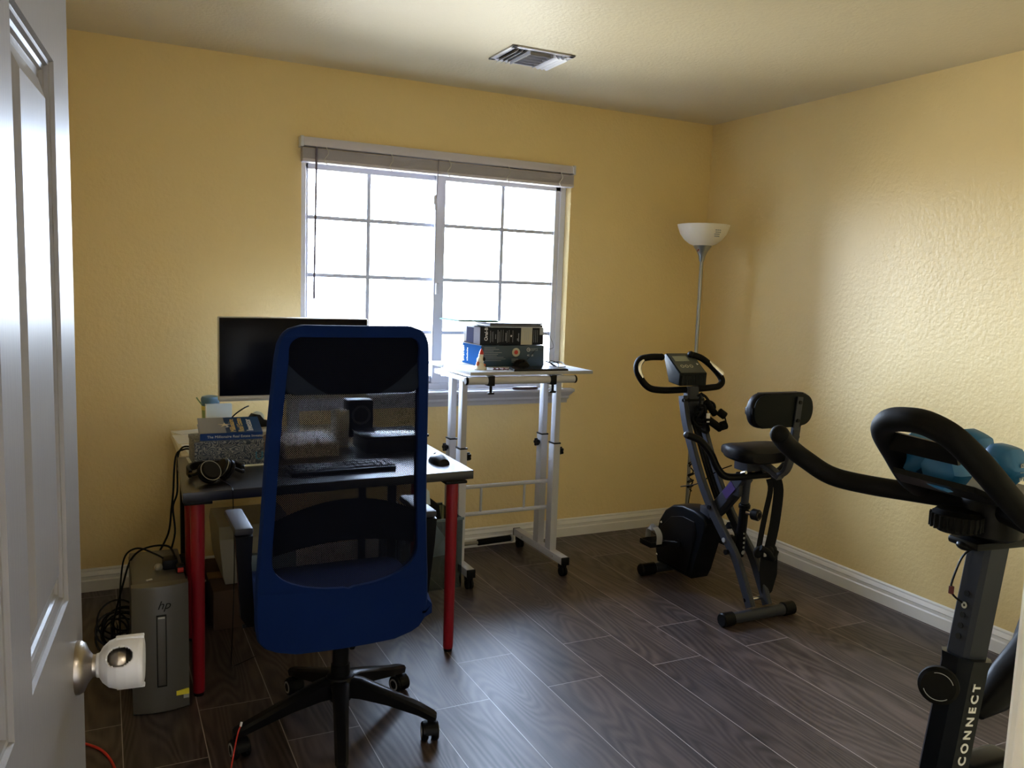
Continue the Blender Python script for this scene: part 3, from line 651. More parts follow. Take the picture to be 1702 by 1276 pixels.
# headphones lying folded at the front of the desk
hp = thing('headphones', 'black over-ear headphones with silver trim lying on the desk', 'headphones', (0.345, 3.01, DZ))
MB().tube([(0.262, 3.060, DZ+0.022), (0.258, 3.10, DZ+0.030), (0.285, 3.165, DZ+0.028), (0.345, 3.185, DZ+0.026), (0.41, 3.15, DZ+0.028), (0.44, 3.08, DZ+0.03), (0.438, 3.045, DZ+0.03)], 0.01, rect=(0.012, 0.028), smooth=5).build('headband', M_black, hp)
for (cx, cy, ax) in ((0.318, 3.00, (0.35, -0.75, 0.55)), (0.378, 3.03, (-0.75, -0.25, 0.45))):
    A = Vector(ax).normalized()
    e_ = MB().lathe([(0, 0), (0.030, 0.0), (0.036, 0.006), (0.036, 0.016), (0.030, 0.024), (0, 0.026)], (cx, cy, DZ+0.038), A, 28).build('ear_cup', M_black, hp)
    MB().lathe([(0.018, -0.012), (0.033, -0.016), (0.040, -0.008), (0.038, 0.0), (0.028, 0.003), (0.018, 0.0)], (cx, cy, DZ+0.038), A, 28).build('ear_pad', M_leather, e_)
    MB().lathe([(0.0355, 0.0155), (0.0372, 0.0155), (0.0372, 0.0175), (0.0355, 0.0175)], (cx, cy, DZ+0.038), A, 28).build('trim_ring', M_lampm, e_)
MB().tube([(0.262, 3.060, DZ+0.024), (0.275, 3.02, DZ+0.03), (0.300, 3.0, DZ+0.05)], 0.006, n=8, smooth=4).tube([(0.438, 3.05, DZ+0.03), (0.43, 3.02, DZ+0.03), (0.40, 3.02, DZ+0.045)], 0.006, n=8, smooth=4).build('yoke', M_black, hp)
MB().tube([(0.335, 2.985, DZ+0.02), (0.362, 2.965, DZ+0.012), (0.378, 2.93, DZ+0.004), (0.380, 2.872, DZ+0.003), (0.380, 2.862, DZ-0.03), (0.384, 2.865, 0.50), (0.383, 2.90, 0.25), (0.39, 3.0, 0.06), (0.42, 3.1, 0.004), (0.5, 3.15, 0.004)], 0.0017, n=6, smooth=5).build('cable', M_black, hp)

# cables running down at the left end of the tables
def cable(label, pts, r=0.0032, m=None, name='cable', cat='cable', group=None, sm=6):
    return tag(MB().tube(pts, r, n=8, smooth=sm).build(name, m or M_black), label, cat, group)
cable('black cable looping over the left end of the desk, the left one of two', [(0.31, 3.56, DZ+0.012), (0.28, 3.545, DZ+0.016), (0.248, 3.53, DZ-0.01), (0.235, 3.50, DZ-0.15), (0.228, 3.50, 0.52), (0.215, 3.50, 0.42), (0.17, 3.49, 0.33), (0.155, 3.45, 0.30)], 0.004)
cable('black cable looping over the left end of the desk, the right one of two', [(0.31, 3.575, DZ+0.020), (0.275, 3.57, DZ+0.018), (0.257, 3.56, DZ-0.03), (0.252, 3.52, DZ-0.15), (0.235, 3.52, 0.52), (0.240, 3.50, 0.42), (0.215, 3.48, 0.33), (0.20, 3.46, 0.30)], 0.004)
cable('thin black cable curling up in front of the monitor stand', [(0.475, 3.70, DZ+0.10), (0.50, 3.69, DZ+0.13), (0.535, 3.69, DZ+0.155), (0.56, 3.72, DZ+0.16)], 0.003)

# ------------------------------------------------------------ computers under the desk
pc = thing('desktop_computer', 'silver-fronted computer tower with a vertical drive slot under the desk', 'computer', (0.148, 3.03, 0), 0.0)
px0, px1, py0 = 0.061, 0.235, 2.868
MB().bx(px0+0.002, px1-0.002, py0, py0+0.37, 0.012, 0.425, bev=0.003).build('case', M_pcd, pc)
n_ = 14; ou = []
for i in range(n_+1):
    t_ = -1+2*i/n_; ou.append(((px0+px1)/2+t_*(px1-px0)/2, py0-0.014-0.020*(1-t_*t_)))
fr_ = MB(); rings = []
for z, k_ in ((0.0, 0.7), (0.006, 1.0), (0.426, 1.0), (0.437, 0.92)):
    rings.append([((px0+px1)/2+(x-(px0+px1)/2), py0+(y-py0)*k_, z) for x, y in ou]+[(px1, py0+0.02, z), (px0, py0+0.02, z)])
fr_.loft(rings).build('front_panel', M_pc, pc)
MB().bx(px0+0.004, px1-0.004, py0+0.01, py0+0.37, 0.425, 0.436, bev=0.003).build('top_panel', M_pc, pc)
yfc = py0-0.0345
dr = MB().bx(0.134, 0.165, yfc-0.0012, yfc+0.006, 0.094, 0.342, bev=0.001).build('drive_bay', M_lettk, pc)
MB().bx(0.1375, 0.1615, yfc-0.0030, yfc+0.004, 0.099, 0.337, bev=0.0015).build('drive_door', M_pc, dr)
MB().bx(0.139, 0.160, yfc-0.005, yfc, 0.330, 0.336, bev=0.001).build('eject_button', M_silver, dr)
text('logo', 'hp', 0.040, (0.137, yfc-0.0006, 0.362), (1, 0, 0), (0, 0, 1), M_lettk, pc, shear=0.35)
MB().bx(0.184, 0.2335, py0-0.0285, py0-0.018, 0.052, 0.068).build('yellow_sticker', M_yel, pc)
MB().bx(0.216, 0.2335, py0-0.0225, py0-0.012, 0.036, 0.050).build('barcode_sticker', M_lettg, pc)
MB().box((0.118, py0+0.05, 0.4375), (0.020, 0.010, 0.003), rot=0.4, bev=0.001).build('power_light', M_silver, pc)
p2 = thing('desktop_computer', 'dark grey computer box standing behind the silver-fronted tower', 'computer', (0.18, 3.47, 0))
MB().bx(0.098, 0.262, 3.30, 3.56, 0.0, 0.300, bev=0.004).build('case', mat('grey_case', (0.10, 0.095, 0.085), 0.35), p2)
MB().bx(0.092, 0.268, 3.285, 3.302, 0.0, 0.305, bev=0.003).build('front_frame', M_pcd, p2)
MB().bx(0.102, 0.222, 3.279, 3.286, 0.01, 0.296, bev=0.002).build('front_panel', mat('grey_case_front', (0.16, 0.15, 0.13), 0.3), p2)
MB().bx(0.226, 0.262, 3.281, 3.288, 0.15, 0.296, bev=0.002).build('port_panel', M_teal, p2)
# small plugs and leads on top of the tower
pg = thing('power_adapter', 'black wall adapter with a white plug lying on top of the silver computer tower', 'adapter', (0.18, 3.02, 0.436))
MB().bx(0.165, 0.215, 3.00, 3.06, 0.436, 0.470, bev=0.005).build('body', M_black, pg)
MB().lathe([(0, 0), (0.012, 0), (0.014, 0.006), (0.010, 0.02), (0.004, 0.026), (0, 0.026)], (0.153, 3.0, 0.452), (-0.3, -1, 0), 16).build('plug', M_putty, pg)
pg2 = thing('power_adapter', 'black plug with a red face beside the black adapter on the tower', 'adapter', (0.222, 2.97, 0.436))
MB().bx(0.205, 0.232, 2.95, 2.99, 0.436, 0.462, bev=0.004).build('body', M_black, pg2)
MB().bx(0.209, 0.228, 2.947, 2.9505, 0.441, 0.457, bev=0.001).build('face', M_redp, pg2)
cable('black lead arching off the silver tower to the cable tangle, higher of two', [(0.17, 3.03, 0.47), (0.14, 3.05, 0.485), (0.09, 3.08, 0.50), (0.05, 3.10, 0.47), (0.035, 3.12, 0.38), (0.03, 3.15, 0.25), (0.03, 3.2, 0.1)], 0.0032)
cable('black lead arching off the silver tower to the cable tangle, lower of two', [(0.21, 3.02, 0.46), (0.19, 3.10, 0.49), (0.12, 3.14, 0.48), (0.07, 3.15, 0.44), (0.04, 3.16, 0.34), (0.01, 3.2, 0.2), (0.0, 3.25, 0.08)], 0.0036)
tg = MB()
for i in range(11):
    cx, cy, cz = 0.0+random.uniform(-.03, .05), 3.32+random.uniform(-.1, .1), 0.08+random.uniform(-.03, .12)
    r_ = random.uniform(.04, .075); tlt = random.uniform(0, PI)
    tg.tube([(cx+r_*math.cos(q), cy+r_*0.6*math.sin(q)*math.cos(tlt), max(0.006, cz+r_*math.sin(q)*1.0)) for q in [2*PI*k/10 for k in range(10)]], 0.0035, n=6, smooth=3, closed=True)
tag(tg.build('cable_tangle', M_black), 'tangle of black cables on the floor left of the computer tower', 'cables')
pp = thing('power_plug', 'putty-coloured wedge-shaped power plug among the black cables', 'plug', (-0.005, 3.46, 0.062), 0.1)
MB().loft([[(x, y*k, z*k) for y, z in ((-.010, -.012), (.010, -.012), (.010, .012), (-.010, .012))] for x, k in ((-0.045, 0.75), (-0.03, 1.3), (0.0, 1.9), (0.03, 1.9), (0.034, 1.5))]).build('body', M_putty, pp, world=False)
for i in range(3): MB().bx(0.002+i*0.011, 0.006+i*0.011, -0.021, 0.021, -0.0245, 0.0245, bev=0.001).build('cord_tie', M_black, pp, world=False)
MB().bx(0.0, 0.05, -0.02, 0.02, -0.06, -0.026, bev=0.004).build('base_block', M_black, pp, world=False)
cable('red cable curving over the floor beside the door', [(-0.115, 2.75, 0.004), (-0.075, 2.72, 0.004), (-0.03, 2.66, 0.004), (0.0, 2.56, 0.004), (0.005, 2.45, 0.004), (-0.02, 2.3, 0.004)], 0.004, M_redp)
rw = thing('wire', 'thin red wire with a pale tip standing beside the chair caster', 'wire', (0.33, 2.44, 0))
MB().tube([(0.30, 2.30, 0.003), (0.305, 2.38, 0.003), (0.318, 2.43, 0.02), (0.335, 2.45, 0.085), (0.345, 2.455, 0.11)], 0.0022, n=6, smooth=4).build('lead', M_redp, rw)
MB().cyl((0.345, 2.455, 0.109), (0.348, 2.456, 0.121), 0.0035, n=8).build('tip', M_lettw, rw)

# printer on a carton behind the chair
pn = thing('printer', 'putty-coloured printer standing on a brown box behind the left armrest', 'printer', (0.58, 3.70, 0.17))
MB().loft([[(0.435, 3.52, 0.17), (0.70, 3.52, 0.17), (0.70, 3.86, 0.17), (0.435, 3.86, 0.17)], [(0.425, 3.50, 0.21), (0.71, 3.50, 0.21), (0.71, 3.88, 0.21), (0.425, 3.88, 0.21)], [(0.41, 3.50, 0.37), (0.72, 3.50, 0.37), (0.72, 3.88, 0.37), (0.41, 3.88, 0.37)], [(0.415, 3.55, 0.41), (0.715, 3.55, 0.41), (0.715, 3.87, 0.41), (0.415, 3.87, 0.41)]]).build('body', M_putty, pn)
MB().bx(0.50, 0.72, 3.47, 3.51, 0.18, 0.30, bev=0.006).build('paper_tray', mat('blue_grey_plastic', (0.10, 0.15, 0.22), 0.4), pn)
MB().cyl((0.655, 3.495, 0.355), (0.655, 3.503, 0.355), 0.008, n=16).build('button', M_black, pn)
cbx = thing('cardboard_box', 'brown cardboard box on the floor carrying the printer', 'box', (0.56, 3.68, 0))
MB().bx(0.38, 0.74, 3.46, 3.90, 0, 0.166, bev=0.003).build('body', M_card, cbx)
MB().bx(0.378, 0.742, 3.62, 3.70, 0.160, 0.1685).build('packing_tape', mat('packing_tape', (0.25, 0.15, 0.07), 0.25), cbx)
bg_ = thing('tote_bag', 'dark round-handled bag slumped on the floor left of the printer', 'bag', (0.33, 3.76, 0))
rg = []
for z, a_, b2 in ((0, .075, .13), (0.05, .085, .15), (0.12, .080, .14), (0.20, .060, .11), (0.235, .03, .06)):
    rg.append([(0.292+a_*math.cos(t_), 3.74+b2*math.sin(t_), z) for t_ in [2*PI*k/20 for k in range(20)]])
MB().loft(rg).build('body', M_bag, bg_)
MB().tube([(0.28, 3.62, 0.18), (0.275, 3.61, 0.235), (0.31, 3.61, 0.265), (0.35, 3.61, 0.24), (0.355, 3.62, 0.18)], 0.006, n=8, smooth=6).build('handle', M_bag, bg_)
MB().tube([(0.27, 3.585, 0.165), (0.31, 3.578, 0.180), (0.365, 3.59, 0.172)], 0.005, n=8, smooth=4).build('pale_piping', M_silver, bg_)

# ------------------------------------------------------------ storage bin with papers and a bag
sb = thing('storage_bin', 'smoky clear plastic bin of papers between the red leg and the standing desk', 'bin', (1.36, 3.72, 0))
bx0, bx1, by0, by1, bzt = 1.20, 1.528, 3.56, 3.84, 0.345
w_ = 0.004
ac = MB().bx(bx0, bx1, by0, by0+w_, 0.004, bzt).bx(bx0, bx1, by1-w_, by1, 0.004, bzt).bx(bx0, bx0+w_, by0+w_, by1-w_, 0.004, bzt).bx(bx1-w_, bx1, by0+w_, by1-w_, 0.004, bzt).bx(bx0, bx1, by0, by1, 0, 0.004)
ac.build('walls', M_acryl, sb, smooth=False)
MB().bx(bx0-0.006, bx1+0.004, by0-0.006, by0-0.0005, bzt-0.008, bzt+0.004).bx(bx0-0.006, bx1+0.004, by1+0.0005, by1+0.006, bzt-0.008, bzt+0.004).bx(bx0-0.006, bx0-0.0005, by0, by1, bzt-0.008, bzt+0.004).build('rim', mat('bin_rim', (0.10, 0.14, 0.16), 0.3), sb)
def sheet(label, pts, m, grp=None):
    mb = MB(); vs = [mb.bm.verts.new(p) for p in pts]; mb.bm.faces.new(vs)
    o = mb.build('paper_sheet', m, None, smooth=False); md = o.modifiers.new('t', 'SOLIDIFY'); md.thickness = 0.002
    return tag(o, label, 'paper')
sheet('crumpled white paper peaking above the bin, left of the red leg', [(1.275, 3.62, 0.18), (1.385, 3.66, 0.18), (1.375, 3.68, 0.46), (1.33, 3.67, 0.40)], M_paperb)
sheet('white sheet leaning to the left edge of the bin', [(1.215, 3.63, 0.02), (1.27, 3.66, 0.02), (1.29, 3.70, 0.36), (1.225, 3.66, 0.43)], M_paper)
sheet('pale paper standing inside the bin behind the red leg, highest of the sheets', [(1.36, 3.70, 0.12), (1.45, 3.72, 0.12), (1.42, 3.74, 0.44), (1.385, 3.73, 0.475)], M_paperb)
sheet('putty-coloured card standing low in the bin', [(1.23, 3.61, 0.01), (1.33, 3.64, 0.01), (1.33, 3.66, 0.20), (1.25, 3.63, 0.22)], M_putty)
sheet('grey folder slanting across the right half of the bin', [(1.37, 3.60, 0.15), (1.50, 3.60, 0.16), (1.48, 3.66, 0.22), (1.40, 3.66, 0.33)], mat('grey_folder', (0.42, 0.42, 0.40), 0.5))
bb = MB(); rg = []
for z, a_, b2 in ((0.005, .10, .055), (0.1, .115, .06), (0.25, .11, .058), (0.36, .09, .05), (0.40, .04, .03)):
    rg.append([(1.395+a_*math.cos(t_), 3.772+b2*math.sin(t_), z) for t_ in [2*PI*k/20 for k in range(20)]])
tag(bb.loft(rg).build('backpack', M_bag), 'black nylon bag standing at the back of the clear bin', 'bag')

# black gripped baton and its pale tube by the skirting
bt = thing("grip_pole", 'pale tube with a black foam grip lying along the back baseboard', 'pole', (1.8, 4.05, 0))
MB().cyl((1.40, 4.070, 0.030), (1.85, 4.072, 0.036), 0.010, n=14).build('shaft', M_putty, bt)
MB().cyl((1.84, 4.072, 0.036), (2.045, 4.078, 0.039), 0.0175, n=18, bev=0.003).build('grip', M_matte, bt)
MB().cyl((2.045, 4.078, 0.039), (2.060, 4.078, 0.039), 0.022, n=18, bev=0.003).build('end_cap', M_silver, bt)

# ------------------------------------------------------------ white standing desk
TZ = 1.055
sd = thing('standing_desk', 'white height-adjustable rolling desk in front of the window', 'desk', (1.80, 3.75, 0))
FX = (1.555, 2.075)
MB().bx(1.515, 2.178, 3.49, 3.835, TZ-0.016, TZ, bev=0.002).build('front_board', M_whitelam, sd)
MB().bx(1.515, 2.178, 3.842, 4.05, TZ-0.016, TZ, bev=0.002).build('rear_board', M_whitelam, sd)
for x in FX:
    f = MB().bx(x-0.021, x+0.021, 3.505, 4.06, 0.062, 0.100, bev=0.002).build('foot_beam', M_white, sd)
    MB().bx(x-0.0215, x+0.0215, 3.500, 3.512, 0.060, 0.101, bev=0.003).build('end_cap', M_black, f)
    MB().bx(x-0.0215, x+0.0215, 4.052, 4.064, 0.060, 0.101, bev=0.003).build('end_cap', M_black, f)
    if x > 2: MB().cyl((x-0.0215, 3.60, 0.081), (x-0.024, 3.60, 0.081), 0.004, n=10).cyl((x-0.0215, 3.95, 0.081), (x-0.024, 3.95, 0.081), 0.005, n=10).build('bolt', M_lampm, f)
    for y in (3.535, 4.025):
        c_ = MB().bx(x-0.017, x+0.017, y-0.018, y+0.018, 0.036, 0.062, bev=0.004).build('caster_fork', M_black, sd)
        MB().cyl((x-0.016, y-0.008, 0.024), (x-0.003, y-0.008, 0.024), 0.024, n=20, bev=0.002).cyl((x+0.003, y-0.008, 0.024), (x+0.016, y-0.008, 0.024), 0.024, n=20, bev=0.002).build('wheel', M_rubber, c_)
    for y, zs in ((3.665, 0.665), (3.80, 0.69)):
        MB().bx(x-0.019, x+0.019, y-0.028, y+0.028, 0.100, zs, bev=0.003).build('outer_post', M_white, sd)
        MB().bx(x-0.014, x+0.014, y-0.023, y+0.023, zs, TZ-0.055, bev=0.003).build('inner_post', M_white, sd)
        MB().bx(x-0.0205, x+0.0205, y-0.030, y+0.030, zs-0.004, zs+0.003, bev=0.001).build('collar', M_black, sd)
        sg = 1 if y < 3.7 else -1
        kb_ = MB()
        kb_.cyl((x+sg*0.019, y-0.004, zs-0.045), (x+sg*0.040, y-0.004, zs-0.045), 0.010, n=14)
        for q in range(5):
            a_ = q*2*PI/5; kb_.cyl((x+sg*0.030, y-0.004+0.013*math.cos(a_), zs-0.045+0.013*math.sin(a_)), (x+sg*0.043, y-0.004+0.013*math.cos(a_), zs-0.045+0.013*math.sin(a_)), 0.008, n=10)
        kb_.build('clamp_knob', M_black, sd)
    for y in (3.665, 3.80):
        pass
    MB().bx(x-0.016, x+0.016, 3.50, 4.02, TZ-0.060, TZ-0.036, bev=0.002).build('side_rail', M_white, sd)
MB().cyl((1.500, 3.488, TZ-0.040), (2.068, 3.488, TZ-0.040), 0.0185, n=20).build('front_tube', M_white, sd)
for a_, b_2 in ((1.488, 1.502), (2.066, 2.080)): MB().cyl((a_, 3.488, TZ-0.040), (b_2, 3.488, TZ-0.040), 0.0195, n=20, bev=0.004).build('tube_cap', M_black, sd)
for x in (1.615, 1.945):
    MB().bx(x-0.016, x+0.016, 3.466, 3.512, TZ-0.064, TZ-0.016, bev=0.003).cyl((x, 3.478, TZ-0.095), (x, 3.478, TZ-0.06), 0.007, n=12).bx(x-0.016, x+0.016, 3.47, 3.486, TZ-0.104, TZ-0.095, bev=0.002).build('tilt_clamp', M_black, sd)
for z, y in ((0.452, 3.715), (0.312, 3.715)): MB().cyl((1.557, y, z), (2.073, y, z), 0.0105, n=16).build('crossbar', M_white, sd)
for x in (1.69, 1.935): MB().cyl((x, 3.715, 0.315), (x, 3.715, 0.450), 0.0065, n=12).build('crossbar_strut', M_white, sd)

# boxes on it
b1 = thing('product_box', 'dark blue-green box with bright blue end, lower of two on the standing desk', 'box', (1.85, 3.84, TZ))
MB().bx(1.672, 2.022, 3.722, 3.965, TZ, TZ+0.106, bev=0.0015).build('body', M_teal, b1)
MB().bx(1.6700, 1.6722, 3.724, 3.963, TZ+0.002, TZ+0.104).build('end_panel', M_cyan, b1)
fy = 3.7218
for i in range(9): MB().bx(1.685, 1.685+random.uniform(.05, .12), fy-0.0006, fy, TZ+0.030+i*0.008, TZ+0.0315+i*0.008).build('fine_print', M_lettg, b1)
MB().cyl((1.862, fy-0.0008, TZ+0.072), (1.862, fy, TZ+0.072), 0.022, n=32).build('round_seal', M_beige, b1)
MB().cyl((1.862, fy-0.0014, TZ+0.072), (1.862, fy, TZ+0.072), 0.011, n=24).build('seal_centre', M_redp, b1)
for i in range(3): MB().bx(1.838, 1.886-i*0.006, fy-0.0006, fy, TZ+0.022+i*0.007, TZ+0.0245+i*0.007).build('fine_print', M_lettg, b1)
MB().lathe([(0.008, 0), (0.010, 0), (0.010, 0.0008), (0.008, 0.0008)], (1.932, fy-0.0008, TZ+0.085), (0, 1, 0), 24).build('ring_mark', M_lettw, b1)
text('lettering', 'UL', 0.009, (1.928, fy-0.0006, TZ+0.082), (1, 0, 0), (0, 0, 1), M_lettw, b1)
text('lettering', 'FC  CE', 0.012, (1.925, fy-0.0006, TZ+0.052), (1, 0, 0), (0, 0, 1), M_lettw, b1)
for i in range(3): MB().bx(1.945, 1.985, fy-0.0006, fy, TZ+0.080+i*0.005, TZ+0.0815+i*0.005).build('fine_print', M_lettg, b1)
for i in range(9): MB().bx(1.6692, 1.6700, 3.938+0.003*(i % 3), 3.956, TZ+0.012+i*0.009, TZ+0.018+i*0.009).build('end_print', M_lettw, b1)
for i in range(7): MB().bx(1.6692, 1.6700, 3.890, 3.898+0.004*(i % 2), TZ+0.016+i*0.010, TZ+0.022+i*0.010).build('end_print', M_lettw, b1)
fl = MB(); fl.loft([[(1.668, 3.73, TZ+0.1065), (1.668, 3.96, TZ+0.1065), (1.668, 3.96, TZ+0.1085), (1.668, 3.73, TZ+0.1085)], [(1.60, 3.80, TZ+0.120), (1.60, 4.0, TZ+0.124), (1.60, 4.0, TZ+0.126), (1.60, 3.80, TZ+0.122)]])
fl.bm.transform(Matrix.Identity(4)); fl.build('end_flap', mat('grey_card', (0.12, 0.10, 0.09), 0.8, spec=0.05), b1)
zb = TZ+0.1085
b2 = thing('product_box', 'black printed box with beige panel, upper of two on the standing desk', 'box', (1.85, 3.83, zb))
MB().bx(1.668, 2.022, 3.735, 3.945, zb, zb+0.088, bev=0.0015).build('body', M_boxk, b2)
fy = 3.7346
MB().bx(1.893, 1.957, fy-0.0006, fy, zb+0.001, zb+0.087).build('beige_panel', M_beige, b2)
MB().bx(1.9995, 2.0215, fy-0.0008, fy, zb+0.052, zb+0.086).build('sticker', M_lettg, b2)
MB().bx(1.6665, 1.6682, 3.737, 3.815, zb+0.001, zb+0.087).build('white_end_panel', mat('box_white_end', (0.16, 0.15, 0.17), 0.8, spec=0.02), b2)
MB().bx(1.6660, 1.6682, 3.817, 3.905, zb+0.006, zb+0.082).build('end_photo', mat('box_end_photo', (0.03, 0.03, 0.06), 0.8, spec=0.02), b2)
text('lettering', 'Oral-B', 0.024, (1.707, fy-0.0006, zb+0.020), (0, 0, 1), (-1, 0, 0), M_lettw, b2, bold=0.0004)
for x_, w_, z0_, z1_ in ((1.722, .0022, .012, .076), (1.731, .0014, .018, .066), (1.737, .0014, .014, .070), (1.750, .003, .030, .055), (1.762, .003, .010, .078), (1.770, .0025, .014, .070), (1.806, .004, .020, .064), (1.814, .002, .012, .072), (1.846, .002, .014, .074), (1.872, .004, .022, .036), (1.878, .004, .018, .062)):
    for k_ in range(int((z1_-z0_)/0.006)): MB().bx(x_, x_+w_, fy-0.0006, fy, zb+z0_+k_*0.006, zb+z0_+k_*0.006+0.0042).build('fine_print', M_lettg, b2)
for x_ in (1.78, 1.792, 1.825): MB().bx(x_, x_+0.0012, fy-0.0006, fy, zb+0.015, zb+0.075).build('fine_print', M_lettg, b2)
for x_ in (1.915, 1.925, 1.935): MB().bx(x_, x_+0.0012, fy-0.0012, fy, zb+0.022, zb+0.065).build('fine_print', M_lettg, b2)
for x_ in (1.966, 1.976, 1.986): MB().bx(x_, x_+0.0012, fy-0.0012, fy, zb+0.012, zb+0.076).build('fine_print', M_lettg, b2)
pts_ = [(0.007*(1 if i % 2 == 0 else .42)*math.cos(PI/2+i*PI/5), 0.007*(1 if i % 2 == 0 else .42)*math.sin(PI/2+i*PI/5)) for i in range(10)]
MB().prism(pts_, (1.838, fy, zb+0.045), (1, 0, 0), (0, 0, 1), 0.0006).build('star_mark', M_lettw, b2)
zt = zb+0.0885
lt = thing('laptop', 'closed dark grey laptop lying on top of the two boxes', 'laptop', (1.88, 3.84, zt+0.004))
MB().bx(1.715, 2.004, 3.71, 3.91, zt+0.0, zt+0.004, bev=0.0015).build('feet_plate', M_paper, lt)
MB().bx(1.703, 1.998, 3.70, 3.90, zt+0.004, zt+0.0155, bev=0.002).build('base', mat('laptop_grey', (0.09, 0.095, 0.12), 0.35, metal=0.5), lt)
MB().bx(1.703, 1.998, 3.70, 3.90, zt+0.0165, zt+0.0225, bev=0.002).build('lid', MATS['laptop_grey'], lt)
put('folder', 'clear and white papers poking out left under the laptop', 'papers', (MB().bx(-0.11, 0.11, -0.13, 0.13, 0, 0.0035).bx(-0.105, 0.105, -0.13, 0.125, 0.006, 0.0075).bx(-0.11, 0.10, -0.13, 0.128, 0.0035, 0.006), (1.672, 3.895, zt+0.0235), 0.0), M_green)
tb = thing('tablet', 'dark slanted tablet lying on the front edge of the standing desk', 'tablet', (1.87, 3.60, TZ))
MB().loft([[(1.745, 3.50, TZ), (2.042, 3.50, TZ), (2.015, 3.62, TZ), (1.775, 3.62, TZ)], [(1.747, 3.502, TZ+0.009), (2.040, 3.502, TZ+0.009), (2.013, 3.62, TZ+0.012), (1.777, 3.62, TZ+0.012)]]).build('case', M_black, tb)
MB().loft([[(1.755, 3.508, TZ+0.0092), (2.032, 3.508, TZ+0.0092), (2.008, 3.612, TZ+0.012), (1.784, 3.612, TZ+0.012)], [(1.755, 3.508, TZ+0.0102), (2.032, 3.508, TZ+0.0102), (2.008, 3.612, TZ+0.0128), (1.784, 3.612, TZ+0.0128)]]).build('screen', M_screen, tb)
m2 = thing('computer_mouse', 'black computer mouse on the standing desk in front of the lower box', 'mouse', (1.862, 3.665, TZ))
rg = []
for y_, w_, h_ in ((-0.045, .015, .010), (-0.038, .034, .030), (-0.01, .044, .043), (0.015, .040, .040), (0.035, .030, .026), (0.042, .012, .010)):
    rg.append([(w_*math.cos(t_), y_, h_*max(0, math.sin(t_))**0.8) for t_ in [PI*k/12 for k in range(13)]]+[(0, y_, 0)])
MB().loft(rg).build('shell', M_black, m2, world=False)
MB().cyl((-0.003, -0.03, 0.032), (0.003, -0.03, 0.032), 0.008, n=14).build('scroll_wheel', M_rubber, m2, world=False)
fg = thing('figurine', 'small white ornament with red cap and orange dabs on the standing desk', 'figurine', (1.615, 3.60, TZ))
MB().lathe([(0, 0), (0.030, 0), (0.032, 0.006), (0.024, 0.016), (0.018, 0.03), (0.012, 0.036), (0, 0.036)], (1.612, 3.60, TZ), n=20).build('base', mat('cream_glaze', (0.75, 0.7, 0.55), 0.3), fg)
MB().sphere((1.612, 3.60, TZ+0.045), 0.018, sz=1.1).sphere((1.614, 3.60, TZ+0.068), 0.012).build('body', MATS['cream_glaze'], fg)
MB().lathe([(0, 0), (0.012, 0), (0.010, 0.010), (0.004, 0.024), (0, 0.028)], (1.616, 3.60, TZ+0.074), n=14).build('cap', M_redp, fg)
MB().sphere((1.594, 3.590, TZ+0.030), 0.008, sz=1.5).sphere((1.628, 3.588, TZ+0.022), 0.007).build('orange_dabs', M_orange, fg)
MB().sphere((1.624, 3.583, TZ+0.052), 0.006, sz=1.6).sphere((1.634, 3.59, TZ+0.022), 0.005, sz=1.7).build('dark_dabs', M_black, fg)
nb = MB()
for i in range(34):
    a_ = i*0.55; nb.sphere((1.672+i*0.0022, 3.575+0.014*math.sin(a_), TZ+0.004+0.002*math.sin(i*1.9)), 0.0045, n=8)
tag(nb.build('bead_string', mat('dark_beads', (0.20, 0.10, 0.12), 0.3)), 'string of small dark beads beside the ornament on the standing desk', 'beads')
cable('thin dark cable bundled at the right of the boxes on the standing desk', [(2.02, 3.70, TZ+0.030), (2.035, 3.66, TZ+0.02), (2.06, 3.64, TZ+0.004), (2.08, 3.68, TZ+0.022), (2.045, 3.70, TZ+0.028), (2.05, 3.66, TZ+0.006), (2.075, 3.63, TZ+0.004), (2.11, 3.65, TZ+0.006), (2.12, 3.72, TZ+0.022), (2.075, 3.74, TZ+0.014), (2.06, 3.68, TZ+0.006), (2.05, 3.62, TZ+0.004)], 0.0025, sm=7)
cable('thin wire sticking up beside the upper box, curling back to the lower one', [(2.022, 3.72, TZ+0.168), (2.045, 3.72, TZ+0.160), (2.065, 3.72, TZ+0.130), (2.075, 3.72, TZ+0.098), (2.05, 3.72, TZ+0.088), (2.00, 3.716, TZ+0.085), (1.97, 3.713, TZ+0.086), (1.925, 3.712, TZ+0.040), (1.88, 3.68, TZ+0.042)], 0.0011, name='wire', cat='wire')
tt = MB()
for i in range(7):
    a_ = i*0.9; tt.tube([(2.27+0.02*math.cos(a_), YB-0.022, WZ0+0.004+0.03*abs(math.sin(a_*1.7))), (2.285, YB-0.028, WZ0+0.016), (2.285+0.03*math.cos(a_+2), YB-0.030+0.004*i/3, WZ0+0.005+0.01*(i % 3))], 0.0035, n=6, smooth=3)
tag(tt.build('ribbon', M_paper), 'crumpled white ribbon lying on the right end of the window sill', 'ribbon')
put('eyeglass_case', 'dark oval case lying on the window sill under the standing desk top', 'case', (MB().lathe([(0, 0), (0.075, 0), (0.082, 0.008), (0.075, 0.016), (0, 0.018)], n=28, sy=0.34), (2.115, YB-0.026, WZ0+0.002), 0), mat('maroon_case', (0.06, 0.03, 0.04), 0.4))

